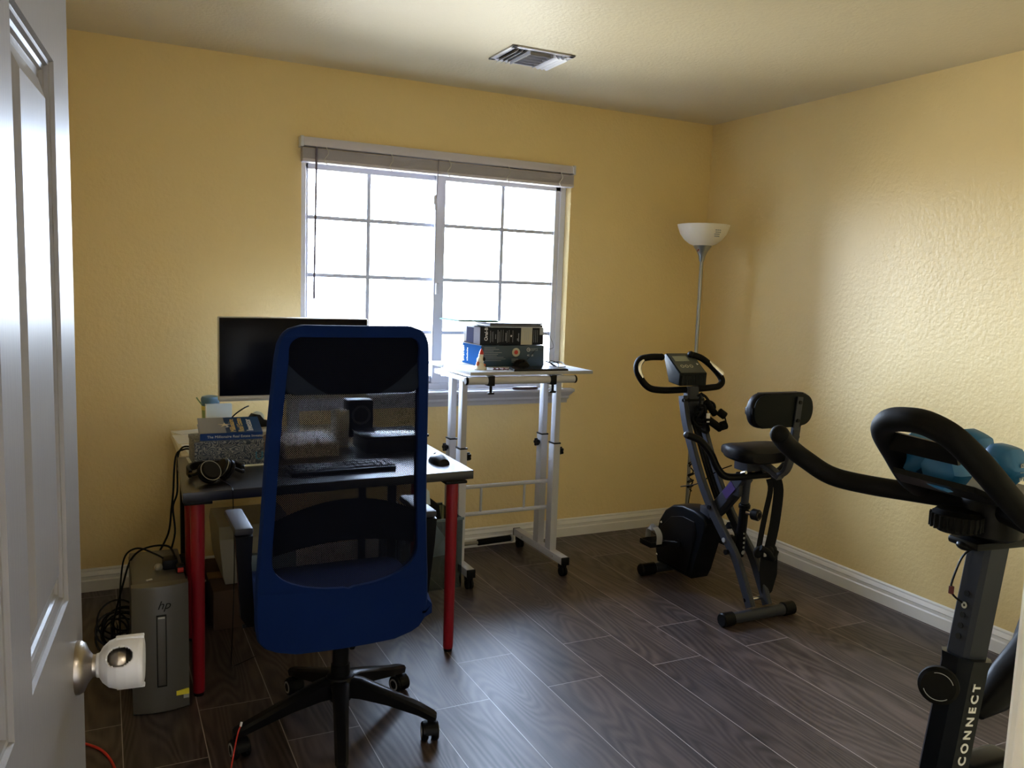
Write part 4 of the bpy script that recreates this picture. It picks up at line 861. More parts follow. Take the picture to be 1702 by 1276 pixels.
# ------------------------------------------------------------ office chair
CX, CY = 0.66, 2.50
ch = thing('office_chair', 'high-backed blue office chair with a black mesh back panel, facing the desk', 'chair', (CX, CY, 0))
BX = 0.612     # centre of backrest
prof_w = [(0.405, .150), (0.412, .195), (0.425, .228), (0.447, .247), (0.50, .2535), (0.58, .2525), (0.68, .246), (0.80, .239), (0.95, .232), (1.08, .2255), (1.18, .219), (1.25, .214), (1.285, .209), (1.310, .198), (1.325, .180), (1.334, .150)]
def lerp_w(z):
    for (za, wa), (zb_, wb_) in zip(prof_w, prof_w[1:]):
        if za <= z <= zb_: return wa+(wb_-wa)*(z-za)/(zb_-za)
    return prof_w[-1][1] if z > 1 else prof_w[0][1]
def back_y(z, u=0):   # rear surface of the backrest; u across -1..1
    t = (z-0.4)/0.93
    return 2.235-0.075*t+0.05*math.sin(PI*min(1, max(0, t)))*0.5 + 0.030*u*u
def yy(z): return back_y(z)
# outer outline (clockwise list of (u_x, z))
def loop_pts(inset, zb0, zt0, curve=0.0):
    """closed outline inset from the silhouette"""
    zs = [zb0+(zt0-zb0)*i/44 for i in range(45)]
    L_, R_ = [], []
    for i, z in enumerate(zs):
        q = lerp_w(min(1.334, max(0.405, z)))-inset
        L_.append((-q, z)); R_.append((q, z))
    return L_, R_
# solid lower panel + rim as a grid with the mesh opening left out
def opening(z):
    """half width of the mesh opening at height z, 0 outside"""
    z0, z1 = 0.585, 1.303
    if z <= z0 or z >= z1: return 0
    base = lerp_w(z)-0.034 if z < 1.25 else 0.181
    rt_, rb_ = 0.034, 0.125
    if z > z1-rt_: d = (z-(z1-rt_))/rt_; return base-rt_*(1-math.sqrt(max(0, 1-d*d)))
    if z < z0+rb_: d = ((z0+rb_)-z)/rb_; return base*(max(0, 1-d**3.4))**(1/2.0)
    return base
TH = 0.030
def shell_pt(x, z, off): return (BX+x, back_y(z, x/0.25)+off, z)
zs = sorted(set([0.405+i*0.9290/90 for i in range(91)]+[0.5852, 0.5858, 0.5870, 0.589, 0.592, 0.597, 1.289, 1.294, 1.298, 1.301, 1.3025]))
def half(side):
    mb = MB()
    return mb
mb = MB(); rowsF, rowsB = [], []
for z in zs:
    W = lerp_w(z); o_ = opening(z)
    # columns: outer edge -> inner edge of opening (or centre)
    cols_ = [-W, -W+0.006, -W+0.5*(W-max(o_, 0.0)), -max(o_, 0.0)]
    row = cols_+[-c for c in reversed(cols_)]
    rowsF.append((z, o_, row))
prev = None
for z, o_, row in rowsF:
    cur = []
    for k_, x in enumerate(row):
        edge = k_ in (0, 7)
        a_ = mb.bm.verts.new(shell_pt(x, z, 0.007 if edge else 0.0)); b_v = mb.bm.verts.new(shell_pt(x, z, TH-0.007 if edge else TH)); cur.append((a_, b_v))
    if prev:
        pr_, po_ = prev
        for k_ in range(7):
            if k_ == 3 and (o_ > 0 or po_ > 0):
                continue
            mb.bm.faces.new((pr_[k_][0], pr_[k_+1][0], cur[k_+1][0], cur[k_][0])); mb.bm.faces.new((pr_[k_][1], cur[k_][1], cur[k_+1][1], pr_[k_+1][1]))
        for k_ in (0, 7): mb.bm.faces.new((pr_[k_][0], cur[k_][0], cur[k_][1], pr_[k_][1]))
        if o_ > 0 or po_ > 0:
            for k_ in (3, 4): mb.bm.faces.new((pr_[k_][0], cur[k_][0], cur[k_][1], pr_[k_][1]))
    prev = (cur, o_)
bmesh.ops.remove_doubles(mb.bm, verts=mb.bm.verts, dist=0.00005)
bmesh.ops.holes_fill(mb.bm, edges=[e_ for e_ in mb.bm.edges if e_.is_boundary and (e_.verts[0].co.z > 1.33 or e_.verts[0].co.z < 0.41)], sides=0)
brs = mb.build('backrest_frame', M_blue, ch)
# mesh net
mb = MB(); prev = None
for i in range(41):
    z = 0.560+i*(1.318-0.560)/40
    q = lerp_w(z)-0.016
    cur = [mb.bm.verts.new(shell_pt(-q+2*q*k_/16, z, 0.014)) for k_ in range(17)]
    if prev:
        for k_ in range(16): mb.bm.faces.new((prev[k_], prev[k_+1], cur[k_+1], cur[k_]))
    prev = cur
mb.build('mesh_panel', M_mesh, ch)
# lumbar band seen dark through the mesh
mb = MB(); rg = []
for i in range(19):
    u = -1+i/9; x = u*0.205; zc = 0.735+0.050*(1-u*u)*0.9; h_ = 0.050+0.012*(1-u*u)
    rg.append([shell_pt(x, zc+h_, 0.022), shell_pt(x, zc+h_-0.01, 0.034), shell_pt(x, zc-h_+0.01, 0.034), shell_pt(x, zc-h_, 0.022)])
mb.loft(rg).build('lumbar_support', M_black, ch)
# headrest cushion inside the top of the mesh
MB().prism(rrect(-0.193, 0.193, 1.145, 1.313, 0.034), (BX, back_y(1.22)+0.028, 0), (1, 0, 0), (0, 0, 1), -0.030, bev=0.008).build('headrest_pad', mat('dark_blue_pad', (0.012, 0.018, 0.036), 0.8), ch)
# seat
mb = MB(); rg = []
for y_, w_, zt_, zb_2 in ((2.262, .215, .485, .455), (2.275, .240, .505, .440), (2.36, .255, .515, .430), (2.50, .260, .517, .428), (2.64, .258, .512, .430), (2.72, .245, .495, .435), (2.75, .215, .475, .445)):
    rg.append([(BX+0.03+w_*a, y_, zt_ if b > 0 else zb_2) for a, b in ()] or [(BX+0.03-w_+0.02, y_, zt_), (BX+0.03+w_-0.02, y_, zt_), (BX+0.03+w_, y_, zt_-0.022), (BX+0.03+w_, y_, zb_2+0.015), (BX+0.03+w_-0.03, y_, zb_2), (BX+0.03-w_+0.03, y_, zb_2), (BX+0.03-w_, y_, zb_2+0.015), (BX+0.03-w_, y_, zt_-0.022)])
mb.loft(rg).build('seat_cushion', M_blue, ch)
MB().bx(BX-0.05, BX+0.14, 2.36, 2.62, 0.385, 0.432, bev=0.008).build('tilt_mechanism', M_black, ch)
MB().tube([(BX+0.04, 2.36, 0.41), (BX+0.03, 2.29, 0.43), (BX, 2.262, 0.50)], 0.02, rect=(0.12, 0.016), smooth=5, upv=(0, 1, 0)).build('back_bracket', M_black, ch)
MB().cyl((0.36, 2.52, 0.395), (0.56, 2.52, 0.405), 0.006, n=10).build('lever', M_black, ch)
for sgn, x in ((-1, 0.345), (1, 0.905)):
    a_ = MB().bx(x-0.027, x+0.027, 2.375, 2.60, 0.722, 0.745, bev=0.009).build('arm_pad', mat('grey_arm_pad', (0.035, 0.036, 0.045), 0.5, spec=0.2), ch)
    MB().loft([[(x-0.024, 2.372, 0.720), (x+0.024, 2.372, 0.720), (x+0.024, 2.41, 0.724), (x-0.024, 2.41, 0.724)], [(x-0.018, 2.375, 0.640), (x+0.020, 2.375, 0.640), (x+0.020, 2.402, 0.640), (x-0.018, 2.402, 0.640)], [(x-0.012-sgn*0.006, 2.40, 0.47), (x+0.022-sgn*0.01, 2.40, 0.47), (x+0.022-sgn*0.01, 2.425, 0.47), (x-0.012-sgn*0.006, 2.425, 0.47)], [(x-sgn*0.03-0.016, 2.41, 0.435), (x-sgn*0.03+0.016, 2.41, 0.435), (x-sgn*0.03+0.016, 2.44, 0.435), (x-sgn*0.03-0.016, 2.44, 0.435)]]).build('arm_upright', M_black, ch)
    MB().bx(min(x-sgn*0.03, x-sgn*0.16), max(x-sgn*0.03, x-sgn*0.16), 2.40, 2.45, 0.422, 0.438, bev=0.003).build('arm_bracket', M_black, ch)
MB().cyl((CX, CY, 0.20), (CX, CY, 0.39), 0.026, n=20).cyl((CX, CY, 0.12), (CX, CY, 0.235), 0.030, n=20, bev=0.002).build('gas_column', M_black, ch)
base = MB().lathe([(0, 0.115), (0.036, 0.115), (0.048, 0.14), (0.050, 0.18), (0.042, 0.195), (0.033, 0.197), (0, 0.197)], (CX, CY, 0), n=30).build('base_hub', mat('base_aluminium', (0.012, 0.012, 0.015), 0.28, metal=0.3), ch)
whl = [(0.345, 2.475), (0.912, 2.345), (0.925, 2.690), (0.577, 2.808), (0.585, 2.190)]
for (wx, wy) in whl:
    d = (Vector((wx, wy, 0))-Vector((CX, CY, 0))).normalized(); p = Vector((-d.y, d.x, 0)); C0 = Vector((CX, CY, 0)); L_ = (Vector((wx, wy, 0))-C0).length
    rg = []
    for t_, w2, zt_, zb_2 in ((0.03, .030, .192, .130), (0.07, .027, .186, .128), (0.16, .023, .155, .112), (0.26, .021, .118, .085), (L_+0.012, .019, .094, .066), (L_+0.020, .013, .088, .070)):
        c = C0+d*t_
        rg.append([c-p*w2+Vector((0, 0, zt_-0.008)), c-p*w2*0.6+Vector((0, 0, zt_)), c+p*w2*0.6+Vector((0, 0, zt_)), c+p*w2+Vector((0, 0, zt_-0.008)), c+p*w2*0.8+Vector((0, 0, zb_2)), c-p*w2*0.8+Vector((0, 0, zb_2))])
    MB().loft(rg).build('base_arm', MATS['base_aluminium'], ch)
    ca = random.uniform(0, PI) if (wx, wy) not in whl[:2] else (0.15 if wx < 0.5 else -0.25)
    ax = Vector((math.cos(ca), math.sin(ca), 0)); c = Vector((wx, wy, 0.030))
    cs = MB(); cs.cyl(c-ax*0.027, c-ax*0.006, 0.030, n=28, bev=0.004).cyl(c+ax*0.006, c+ax*0.027, 0.030, n=28, bev=0.004).cyl(c-ax*0.01, c+ax*0.01, 0.012, n=14)
    q = cs.build('caster', M_black, ch)
    cvr = MB(); back_ = Vector((-ax.y, ax.x, 0))
    rg = [[c-ax*0.014+back_*0.032*math.cos(t_)+Vector((0, 0, 0.032*math.sin(t_))) for t_ in [PI*k/10 for k in range(11)]]+[c-ax*0.014], [c+ax*0.014+back_*0.032*math.cos(t_)+Vector((0, 0, 0.032*math.sin(t_))) for t_ in [PI*k/10 for k in range(11)]]+[c+ax*0.014]]
    cvr.loft(rg).cyl(c+Vector((0, 0, 0.02)), c+Vector((0, 0, 0.045)), 0.008, n=12).build('caster_hood', M_black, q)
    cr_ = MB()
    for s_ in (-1, 1): MB().lathe([(0.0145, 0), (0.0205, 0), (0.0205, 0.0016), (0.0145, 0.0016)], c+ax*s_*0.0268, ax*s_, 28).build('hub_ring', M_silver, q)

# ------------------------------------------------------------ folding exercise bike
B0 = 2.63
eb = thing('exercise_bike', 'grey and black folding exercise bike with a seat backrest, by the right wall', 'exercise bike', (B0, 3.05, 0))
# stabilisers
def stab(x0_, x1_, y_, cap):
    o = MB().cyl((x0_+0.03, y_, 0.030), (x1_-0.03, y_, 0.030), 0.026, n=20).build('stabiliser', M_gunm, eb)
    for a_, b_2 in ((x0_, x0_+cap), (x1_-cap, x1_)): MB().cyl((a_, y_, 0.031), (b_2, y_, 0.031), 0.031, n=20, bev=0.005).build('end_cap', M_black, o)
    return o
stab(2.408, 2.828, 2.705, 0.065)
stab(2.452, 2.905, 3.385, 0.09)
# rear legs: two parallel curved rails that run up to the handlebar post
railp = [(2.715, 0.060), (2.765, 0.150), (2.835, 0.260), (2.920, 0.340), (3.010, 0.430), (3.105, 0.555), (3.185, 0.690), (3.245, 0.810), (3.275, 0.900), (3.285, 0.945)]
for x in (B0-0.047, B0+0.052):
    MB().tube([(x, y, z) for y, z in railp], 0.02, rect=(0.026, 0.048), smooth=4, upv=(0, 0.6, -0.8)).build('curved_rail', M_gunm, eb)
MB().cyl((B0-0.06, 2.745, 0.085), (B0+0.065, 2.745, 0.085), 0.009, n=12).build('rail_bolt', M_chrome, eb)
MB().cyl((B0-0.066, 3.02, 0.445), (B0+0.07, 3.02, 0.445), 0.011, n=14).build('pivot_bolt', M_black, eb)
MB().cyl((B0-0.064, 2.905, 0.318), (B0-0.06, 2.905, 0.318), 0.011, n=16).build('round_cap', M_silver, eb)
MB().cyl((B0-0.074, 2.875, 0.270), (B0-0.06, 2.875, 0.270), 0.013, n=12).build('leg_knob', M_black, eb)
MB().cyl((B0-0.06, 3.265, 0.925), (B0+0.065, 3.265, 0.925), 0.010, n=12).build('top_bolt', M_black, eb)
# front frame: from the flywheel housing up through the cross to the seat
for x in (B0-0.017, B0+0.020):
    MB().tube([(x, 3.12, 0.355), (x, 3.03, 0.43), (x, 2.93, 0.54), (x, 2.865, 0.625)], 0.02, rect=(0.030, 0.060), smooth=3, upv=(0, 0.7, 0.7)).build('seat_strut', M_gunm, eb)
MB().box((B0-0.033, 2.925, 0.548), (0.002, 0.045, 0.085), rot=Matrix.Rotation(math.radians(42), 4, 'X')).build('purple_decal', M_purple, eb)
MB().bx(B0-0.03, B0+0.035, 2.86, 2.92, 0.53, 0.60, bev=0.006).build('strut_joint', M_gunm, eb)
# seat tube with numbered strip
MB().tube([(B0+0.01, 2.875, 0.245), (B0+0.01, 2.86, 0.50)], 0.022, n=18).build('seat_tube', M_black, eb)
MB().tube([(B0+0.01, 2.862, 0.49), (B0+0.01, 2.852, 0.665)], 0.018, n=18).build('seat_post', M_gunm, eb)
MB().cyl((B0+0.01, 2.861, 0.475), (B0+0.01, 2.860, 0.495), 0.027, n=18, bev=0.003).build('tube_collar', M_black, eb)
mb = MB()
for i in range(7): mb.lathe([(0, 0), (0.0055, 0), (0.0055, 0.001), (0, 0.001)], (B0+0.008, 2.8495+i*-0.0006+0.0, 0.425-i*0.022), (0, -1, 0), 12)
mb.lathe([(0, 0), (0.010, 0), (0.010, 0.001), (0, 0.001)], (B0+0.008, 2.8475, 0.268), (0, -1, 0), 14)
mb.build('height_marks', M_lettg, eb)
MB().cyl((B0+0.005, 2.838, 0.462), (B0+0.012, 2.808, 0.462), 0.010, n=16).build('pin_shaft', M_chrome, eb)
kn_ = MB().cyl((B0+0.012, 2.808, 0.462), (B0+0.020, 2.772, 0.462), 0.026, n=24, bev=0.004).build('adjusting_knob', M_black, eb)
MB().lathe([(0.014, 0), (0.020, 0), (0.020, 0.001), (0.014, 0.001)], (B0+0.0203, 2.7715, 0.462), (0.24, -0.97, 0), 24).build('knob_ring', M_chrome, kn_)
# flywheel housing
hs = [(3.405, 0.055), (3.425, 0.12), (3.425, 0.20), (3.405, 0.28), (3.36, 0.345), (3.30, 0.385), (3.22, 0.402), (3.13, 0.400), (3.06, 0.385), (3.035, 0.355), (3.06, 0.28), (3.09, 0.18), (3.115, 0.10), (3.13, 0.055)]
MB().prism([(y, z) for y, z in hs], (B0-0.062, 0, 0), (0, 1, 0), (0, 0, 1), 0.118, bev=0.012).build('flywheel_housing', mat('housing_plastic', (0.006, 0.008, 0.012), 0.36), eb)
inner = [(3.38, 0.08), (3.395, 0.18), (3.37, 0.26), (3.30, 0.325), (3.21, 0.350), (3.12, 0.345), (3.10, 0.30), (3.13, 0.18), (3.15, 0.08)]
MB().prism(inner, (B0-0.066, 0, 0), (0, 1, 0), (0, 0, 1), 0.006, bev=0.002).build('housing_cover', M_black, eb)
MB().bx(B0-0.035, B0+0.03, 3.05, 3.12, 0.33, 0.43, bev=0.006).build('housing_bracket', M_gunm, eb)
MB().bx(B0-0.03, B0+0.03, 3.33, 3.42, 0.03, 0.09, bev=0.005).build('front_bracket', M_gunm, eb)
# cranks, pedals
cxr = (3.21, 0.215)
for sgn, ang, x in ((-1, math.radians(-12), B0-0.075), (1, math.radians(168), B0+0.070)):
    ey, ez = cxr[0]+0.135*math.cos(ang), cxr[1]+0.135*math.sin(ang)
    cr_ = MB().tube([(x, cxr[0], cxr[1]), (x+sgn*0.018, ey, ez)], 0.01, rect=(0.012, 0.026), upv=(1, 0, 0)).cyl((x-0.01, cxr[0], cxr[1]), (x+sgn*0.012, cxr[0], cxr[1]), 0.02, n=18).build('crank', M_black, eb)
    px = x+sgn*0.062
    pdl = MB().bx(px-0.050, px+0.050, ey-0.050, ey+0.050, ez-0.014, ez+0.014, bev=0.005)
    for i in range(5): pdl.bx(px-0.044, px+0.044, ey-0.036+i*0.016, ey-0.030+i*0.016, ez-0.017, ez+0.017, bev=0.001)
    p_ = pdl.build('pedal', M_black, cr_)
    MB().tube([(px, ey-0.046, ez-0.01), (px, ey-0.05, ez+0.045), (px, ey-0.01, ez+0.078), (px, ey+0.04, ez+0.055), (px, ey+0.046, ez-0.01)], 0.01, rect=(0.034, 0.004), smooth=5, upv=(0, -1, 0.3)).build('pedal_strap', M_silver if sgn < 0 else M_rubber, p_)
MB().sphere((B0-0.078, 3.36, 0.280), 0.007).sphere((B0-0.072, 3.39, 0.10), 0.007).build('housing_screws', M_chrome, eb)
# handlebar post and bar
MB().tube([(B0+0.003, 3.272, 0.80), (B0+0.003, 3.288, 0.99)], 0.02, rect=(0.07, 0.05), upv=(0, 1, 0)).build('handlebar_post', M_gunm, eb)
MB().tube([(2.475, 3.335, 1.135), (2.40, 3.33, 1.135), (2.335, 3.325, 1.120), (2.322, 3.315, 1.065), (2.372, 3.30, 0.995), (2.45, 3.295, 0.975), (2.60, 3.29, 0.975), (2.76, 3.29, 0.982), (2.818, 3.295, 0.990), (2.843, 3.31, 1.020), (2.80, 3.325, 1.075), (2.73, 3.335, 1.125), (2.655, 3.335, 1.147)], 0.0165, n=16, smooth=6).build('handlebar', M_matte, eb)
for p_ in ((2.474, 3.335, 1.135), (2.655, 3.335, 1.147)): MB().sphere(p_, 0.0175, n=14).build('bar_end', M_black, eb)
MB().tube([(2.352, 3.328, 1.122), (2.330, 3.32, 1.10), (2.326, 3.316, 1.07), (2.340, 3.31, 1.035)], 0.0178, n=16, smooth=5).tube([(2.843, 3.31, 1.045), (2.805, 3.325, 1.078), (2.765, 3.333, 1.105)], 0.0178, n=16, smooth=5).build('pulse_sensor', M_chrome, eb)
# display: tilted wedge
dp = [(3.245, 1.000), (3.240, 1.062), (3.365, 1.150), (3.385, 1.140), (3.330, 1.010)]
MB().prism(dp, (2.522, 0, 0), (0, 1, 0), (0, 0, 1), 0.168, bev=0.006).build('display_housing', mat('console_plastic', (0.008, 0.011, 0.013), 0.33), eb)
# sloping face basis
f0 = Vector((0, 3.240, 1.062)); f1 = Vector((0, 3.365, 1.150)); fd = (f1-f0).normalized(); fn = Vector((0, -fd.z, fd.y))
def face(x0_, x1_, a0, a1, t, nm, m, bev=0.0008):
    o_ = f0+fd*a0+fn*0.0
    MB().prism([(x0_, 0), (x1_, 0), (x1_, a1-a0), (x0_, a1-a0)], (0, o_.y, o_.z), (1, 0, 0), fd, t).build(nm, m, eb)
face(2.530, 2.682, 0.004, 0.150, 0.0016, 'console_face', mat('console_face', (0.055, 0.065, 0.062), 0.3))
face(2.545, 2.632, 0.090, 0.128, 0.0026, 'lcd', mat('lcd_green_grey', (0.26, 0.28, 0.22), 0.2))
for x_ in (2.565, 2.592, 2.620):
    c_ = f0+fd*0.052+fn*0.0018; MB().lathe([(0.0075, 0), (0.0105, 0), (0.0105, 0.0008), (0.0075, 0.0008)], (x_, c_.y, c_.z), fn, 20).build('button_ring', mat('ring_print', (0.55, 0.52, 0.40), 0.5), eb)
c_ = f0+fd*0.060+fn*0.0018; MB().prism([(0, 0), (0.012, 0.006), (0, 0.014)], (2.662, c_.y, c_.z), (1, 0, 0), fd, 0.0008).build('arrow_mark', M_lettw, eb)
mb = MB()
for i in range(15): mb.bx(2.533+i*0.010, 2.538+i*0.010, 3.232, 3.243, 1.004, 1.052)
mb.build('speaker_grille', mat('grille_ribs', (0.03, 0.035, 0.035), 0.5), eb)
# grab bar curving round the seat
MB().tube([(2.335, 2.925, 0.822), (2.385, 2.895, 0.800), (2.425, 2.865, 0.745), (2.445, 2.845, 0.690), (2.478, 2.83, 0.648), (2.54, 2.82, 0.638), (2.66, 2.81, 0.641), (2.745, 2.80, 0.645), (2.80, 2.80, 0.672), (2.845, 2.81, 0.722), (2.885, 2.84, 0.775), (2.93, 2.86, 0.800)], 0.0165, n=16, smooth=5).build('grab_bar', M_black, eb)
MB().sphere((2.335, 2.925, 0.822), 0.0168, n=14).build('grip_end', M_gunm, eb)
# seat
mb = MB(); rg = []
SX0, SY0 = 2.600, 2.825
for y_, w_, zc, hh in ((2.975, .012, .738, .012), (2.968, .028, .738, .024), (2.94, .044, .740, .032), (2.90, .072, .745, .038), (2.86, .108, .751, .043), (2.81, .140, .757, .047), (2.76, .158, .760, .049), (2.715, .160, .760, .048), (2.685, .145, .757, .042), (2.668, .110, .753, .026)):
    ring = []
    for k_ in range(24):
        t_ = 2*PI*k_/24; cs_, sn_ = math.cos(t_), math.sin(t_)
        xx = w_*(abs(cs_)**0.75)*(1 if cs_ >= 0 else -1); zz = hh*(abs(sn_)**0.75)*(1 if sn_ >= 0 else -0.85)
        if sn_ > 0: zz += (0.020*(abs(xx)/w_)**2-0.008)*min(1, w_/.1)
        ring.append((SX0+xx, y_, zc+zz))
    rg.append(ring)
mb.loft(rg).build('seat', M_leather, eb)
MB().bx(B0-0.045, B0+0.05, 2.80, 2.89, 0.660, 0.722, bev=0.006).build('seat_bracket', M_gunm, eb)
MB().tube([(B0+0.02, 2.86, 0.715), (B0+0.035, 2.76, 0.690), (B0+0.05, 2.69, 0.655)], 0.02, rect=(0.05, 0.024), smooth=4).build('seat_rail', M_gunm, eb)
MB().tube([(B0+0.045, 2.72, 0.652), (B0+0.05, 2.665, 0.690), (B0+0.045, 2.635, 0.76), (B0+0.03, 2.605, 0.87), (B0+0.015, 2.585, 0.955)], 0.02, rect=(0.044, 0.018), smooth=5, upv=(0, 1, 0)).build('backrest_bracket', M_gunm, eb)
for p_, q_ in (((B0-0.06, 2.815, 0.655), (B0-0.06, 2.79, 0.665)), ((B0+0.03, 2.78, 0.665), (B0+0.03, 2.755, 0.67))): MB().cyl(p_, q_, 0.008, n=12).build('clamp_bolt', M_chrome, eb)
# backrest pad
bk_ = MB().prism(rrect(2.380, 2.718, 0.905, 1.052, 0.062, 8), (0, 2.615, 0), (1, 0, 0), (0, 0, 1), 0.042, bev=0.014)
bk_.build('backrest', M_leather, eb)
MB().prism(rrect(2.388, 2.712, 0.912, 1.046, 0.056, 8), (0, 2.572, 0), (1, 0, 0), (0, 0, 1), 0.006, bev=0.002).build('backrest_plate', mat('backrest_plate', (0.003, 0.006, 0.007), 0.5), eb)
pb_ = MB().tube([(2.618, 2.562, 0.895), (2.628, 2.560, 1.035)], 0.02, rect=(0.032, 0.008), upv=(0, 1, 0)).build('plate_bracket', M_gunm, eb)
MB().cyl((2.621, 2.552, 0.935), (2.621, 2.560, 0.935), 0.008, n=12).cyl((2.627, 2.552, 1.012), (2.627, 2.560, 1.012), 0.008, n=12).build('screws', M_black, pb_)
# brake cables between the rails
for k_, x in enumerate((B0-0.012, B0+0.004, B0+0.02)):
    MB().tube([(x, 3.255, 0.84), (x, 3.20, 0.74), (x, 3.12, 0.60), (x, 3.04, 0.48), (x+0.01, 3.02, 0.42)], 0.0055 if k_ != 1 else 0.008, n=8, smooth=4).build('tension_cord', M_black, eb)
MB().tube([(B0-0.08, 3.22, 0.50), (B0-0.04, 3.13, 0.535), (B0+0.02, 3.08, 0.60), (B0+0.06, 3.02, 0.64)], 0.003, n=6, smooth=4).build('sensor_cable', M_black, eb)
# resistance handles tied under the handlebar
rh = thing('resistance_handle', 'black rope handles and straps bunched under the exercise bike handlebar', 'handle', (2.69, 3.23, 0.86))
MB().cyl((2.660, 3.20, 0.925), (2.715, 3.19, 0.860), 0.017, n=14, bev=0.003).cyl((2.715, 3.17, 0.880), (2.745, 3.15, 0.855), 0.020, n=14, bev=0.004).build('grip', M_rubber, rh)
MB().cyl((2.655, 3.185, 0.845), (2.735, 3.165, 0.790), 0.019, n=14, bev=0.003).cyl((2.725, 3.16, 0.805), (2.755, 3.15, 0.815), 0.022, n=14, bev=0.004).build('grip', M_rubber, rh)
mb = MB(); random.seed(3)
for i in range(6):
    c_ = (2.650+random.uniform(-.015, .035), 3.20+random.uniform(-.02, .02), 0.87+random.uniform(-.07, .07))
    mb.tube([(c_[0]+0.028*math.cos(t_), c_[1]+0.016*math.sin(t_*2+i), c_[2]+0.038*math.sin(t_)) for t_ in [2*PI*k/8 for k in range(8)]], 0.0065, n=8, smooth=3, closed=True)
mb.tube([(2.655, 3.21, 0.95), (2.64, 3.215, 0.965), (2.62, 3.22, 0.95)], 0.006, n=8).build('strap', M_bag, rh)
MB().bx(2.640, 2.662, 3.165, 3.170, 0.846, 0.872, bev=0.001).bx(2.645, 2.660, 3.165, 3.170, 0.826, 0.833, bev=0.001).build('buckle', M_lettw, rh)
MB().tube([(2.742, 3.155, 0.86), (2.75, 3.15, 0.83), (2.752, 3.15, 0.815)], 0.004, n=6).build('cord', M_bag, rh)
# straps hanging from the grab bar
hsx = thing('hanging_strap', 'knotted black webbing strap hanging from the grab bar of the exercise bike', 'strap', (2.70, 2.755, 0.62))
MB().tube([(2.690, 2.772, 0.630), (2.692, 2.758, 0.58), (2.668, 2.755, 0.47), (2.650, 2.752, 0.38), (2.640, 2.75, 0.32)], 0.01, rect=(0.024, 0.003), smooth=4, upv=(-0.9, -1, 0)).build('narrow_loop', M_bag, hsx)
MB().tube([(2.728, 2.770, 0.640), (2.735, 2.752, 0.58), (2.728, 2.75, 0.46), (2.715, 2.748, 0.38), (2.700, 2.748, 0.31)], 0.01, rect=(0.044, 0.004), smooth=4, upv=(-0.9, -1, 0)).build('wide_loop', M_bag, hsx)
MB().tube([(2.715, 2.768, 0.660), (2.70, 2.79, 0.665), (2.70, 2.815, 0.665), (2.705, 2.835, 0.64)], 0.01, rect=(0.07, 0.004), smooth=4, upv=(0, 0, 1)).build('loop_over_bar', M_bag, hsx)
MB().sphere((2.640, 2.75, 0.300), 0.028, sy=0.6).sphere((2.690, 2.742, 0.292), 0.034, sy=0.6).sphere((2.722, 2.75, 0.298), 0.026, sy=0.6).tube([(2.635, 2.735, 0.325), (2.67, 2.722, 0.305), (2.70, 2.722, 0.27), (2.73, 2.735, 0.30)], 0.014, n=10, smooth=4).build('knot', M_bag, hsx)
MB().bx(2.648, 2.662, 2.722, 2.728, 0.285, 0.305, bev=0.001).build('buckle', M_silver, hsx)
MB().loft([[(2.662, 2.755, 0.285), (2.722, 2.715, 0.285), (2.724, 2.721, 0.285), (2.664, 2.761, 0.285)], [(2.656, 2.75, 0.20), (2.722, 2.71, 0.20), (2.724, 2.716, 0.20), (2.658, 2.756, 0.20)], [(2.664, 2.742, 0.12), (2.706, 2.716, 0.12), (2.708, 2.722, 0.12), (2.666, 2.748, 0.12)], [(2.674, 2.733, 0.082), (2.686, 2.733, 0.082), (2.686, 2.738, 0.082), (2.674, 2.738, 0.082)]]).build('tail', M_bag, hsx)

# ------------------------------------------------------------ spin bike by the doorway
sbk = thing('spin_bike', 'black indoor cycling bike with looped handlebars right beside the doorway', 'exercise bike', (1.20, 0.78, 0))
# main bar across, with bull horns at the ends
Cc = Vector((1.195, 0.768, 1.148))
def mir(p):   # mirror across the bike's long axis through the clamp
    ax = Vector((0.12, 0.985, 0)).normalized()
    d = Vector(p)-Cc; t = d.dot(ax); return tuple(Vector(p)-ax*2*t)
left = [(1.192, 0.790, 1.148), (1.163, 0.860, 1.148), (1.118, 0.925, 1.150), (1.085, 0.975, 1.157), (1.055, 1.005, 1.180), (1.022, 1.012, 1.203), (0.992, 1.005, 1.226)]
right = [tuple(Vector(mir(p))-Vector((0.0, 0.05, 0))*min(1, i_/2)) for i_, p in enumerate(left)]
MB().tube(list(reversed(left))+right[1:], [0.0158]*13, n=20, smooth=7).build('handlebar', M_matte, sbk)
for p_ in (left[-1], right[-1]): MB().sphere(p_, 0.0155).build('bar_end', M_rubber, sbk)
# inner loop
lp_ = [(1.185, 0.868, 1.146), (1.110, 0.848, 1.180), (1.044, 0.825, 1.225), (0.990, 0.805, 1.265), (0.968, 0.780, 1.285), (0.960, 0.750, 1.293), (0.957, 0.715, 1.294), (0.960, 0.680, 1.283), (0.976, 0.660, 1.261), (1.000, 0.650, 1.236), (1.049, 0.650, 1.199), (1.112, 0.657, 1.162), (1.165, 0.668, 1.148)]
MB().tube(lp_, [.0160]*4+[.0168]*6+[.0168]*3, n=20, smooth=7).build('forward_loop', M_matte, sbk)
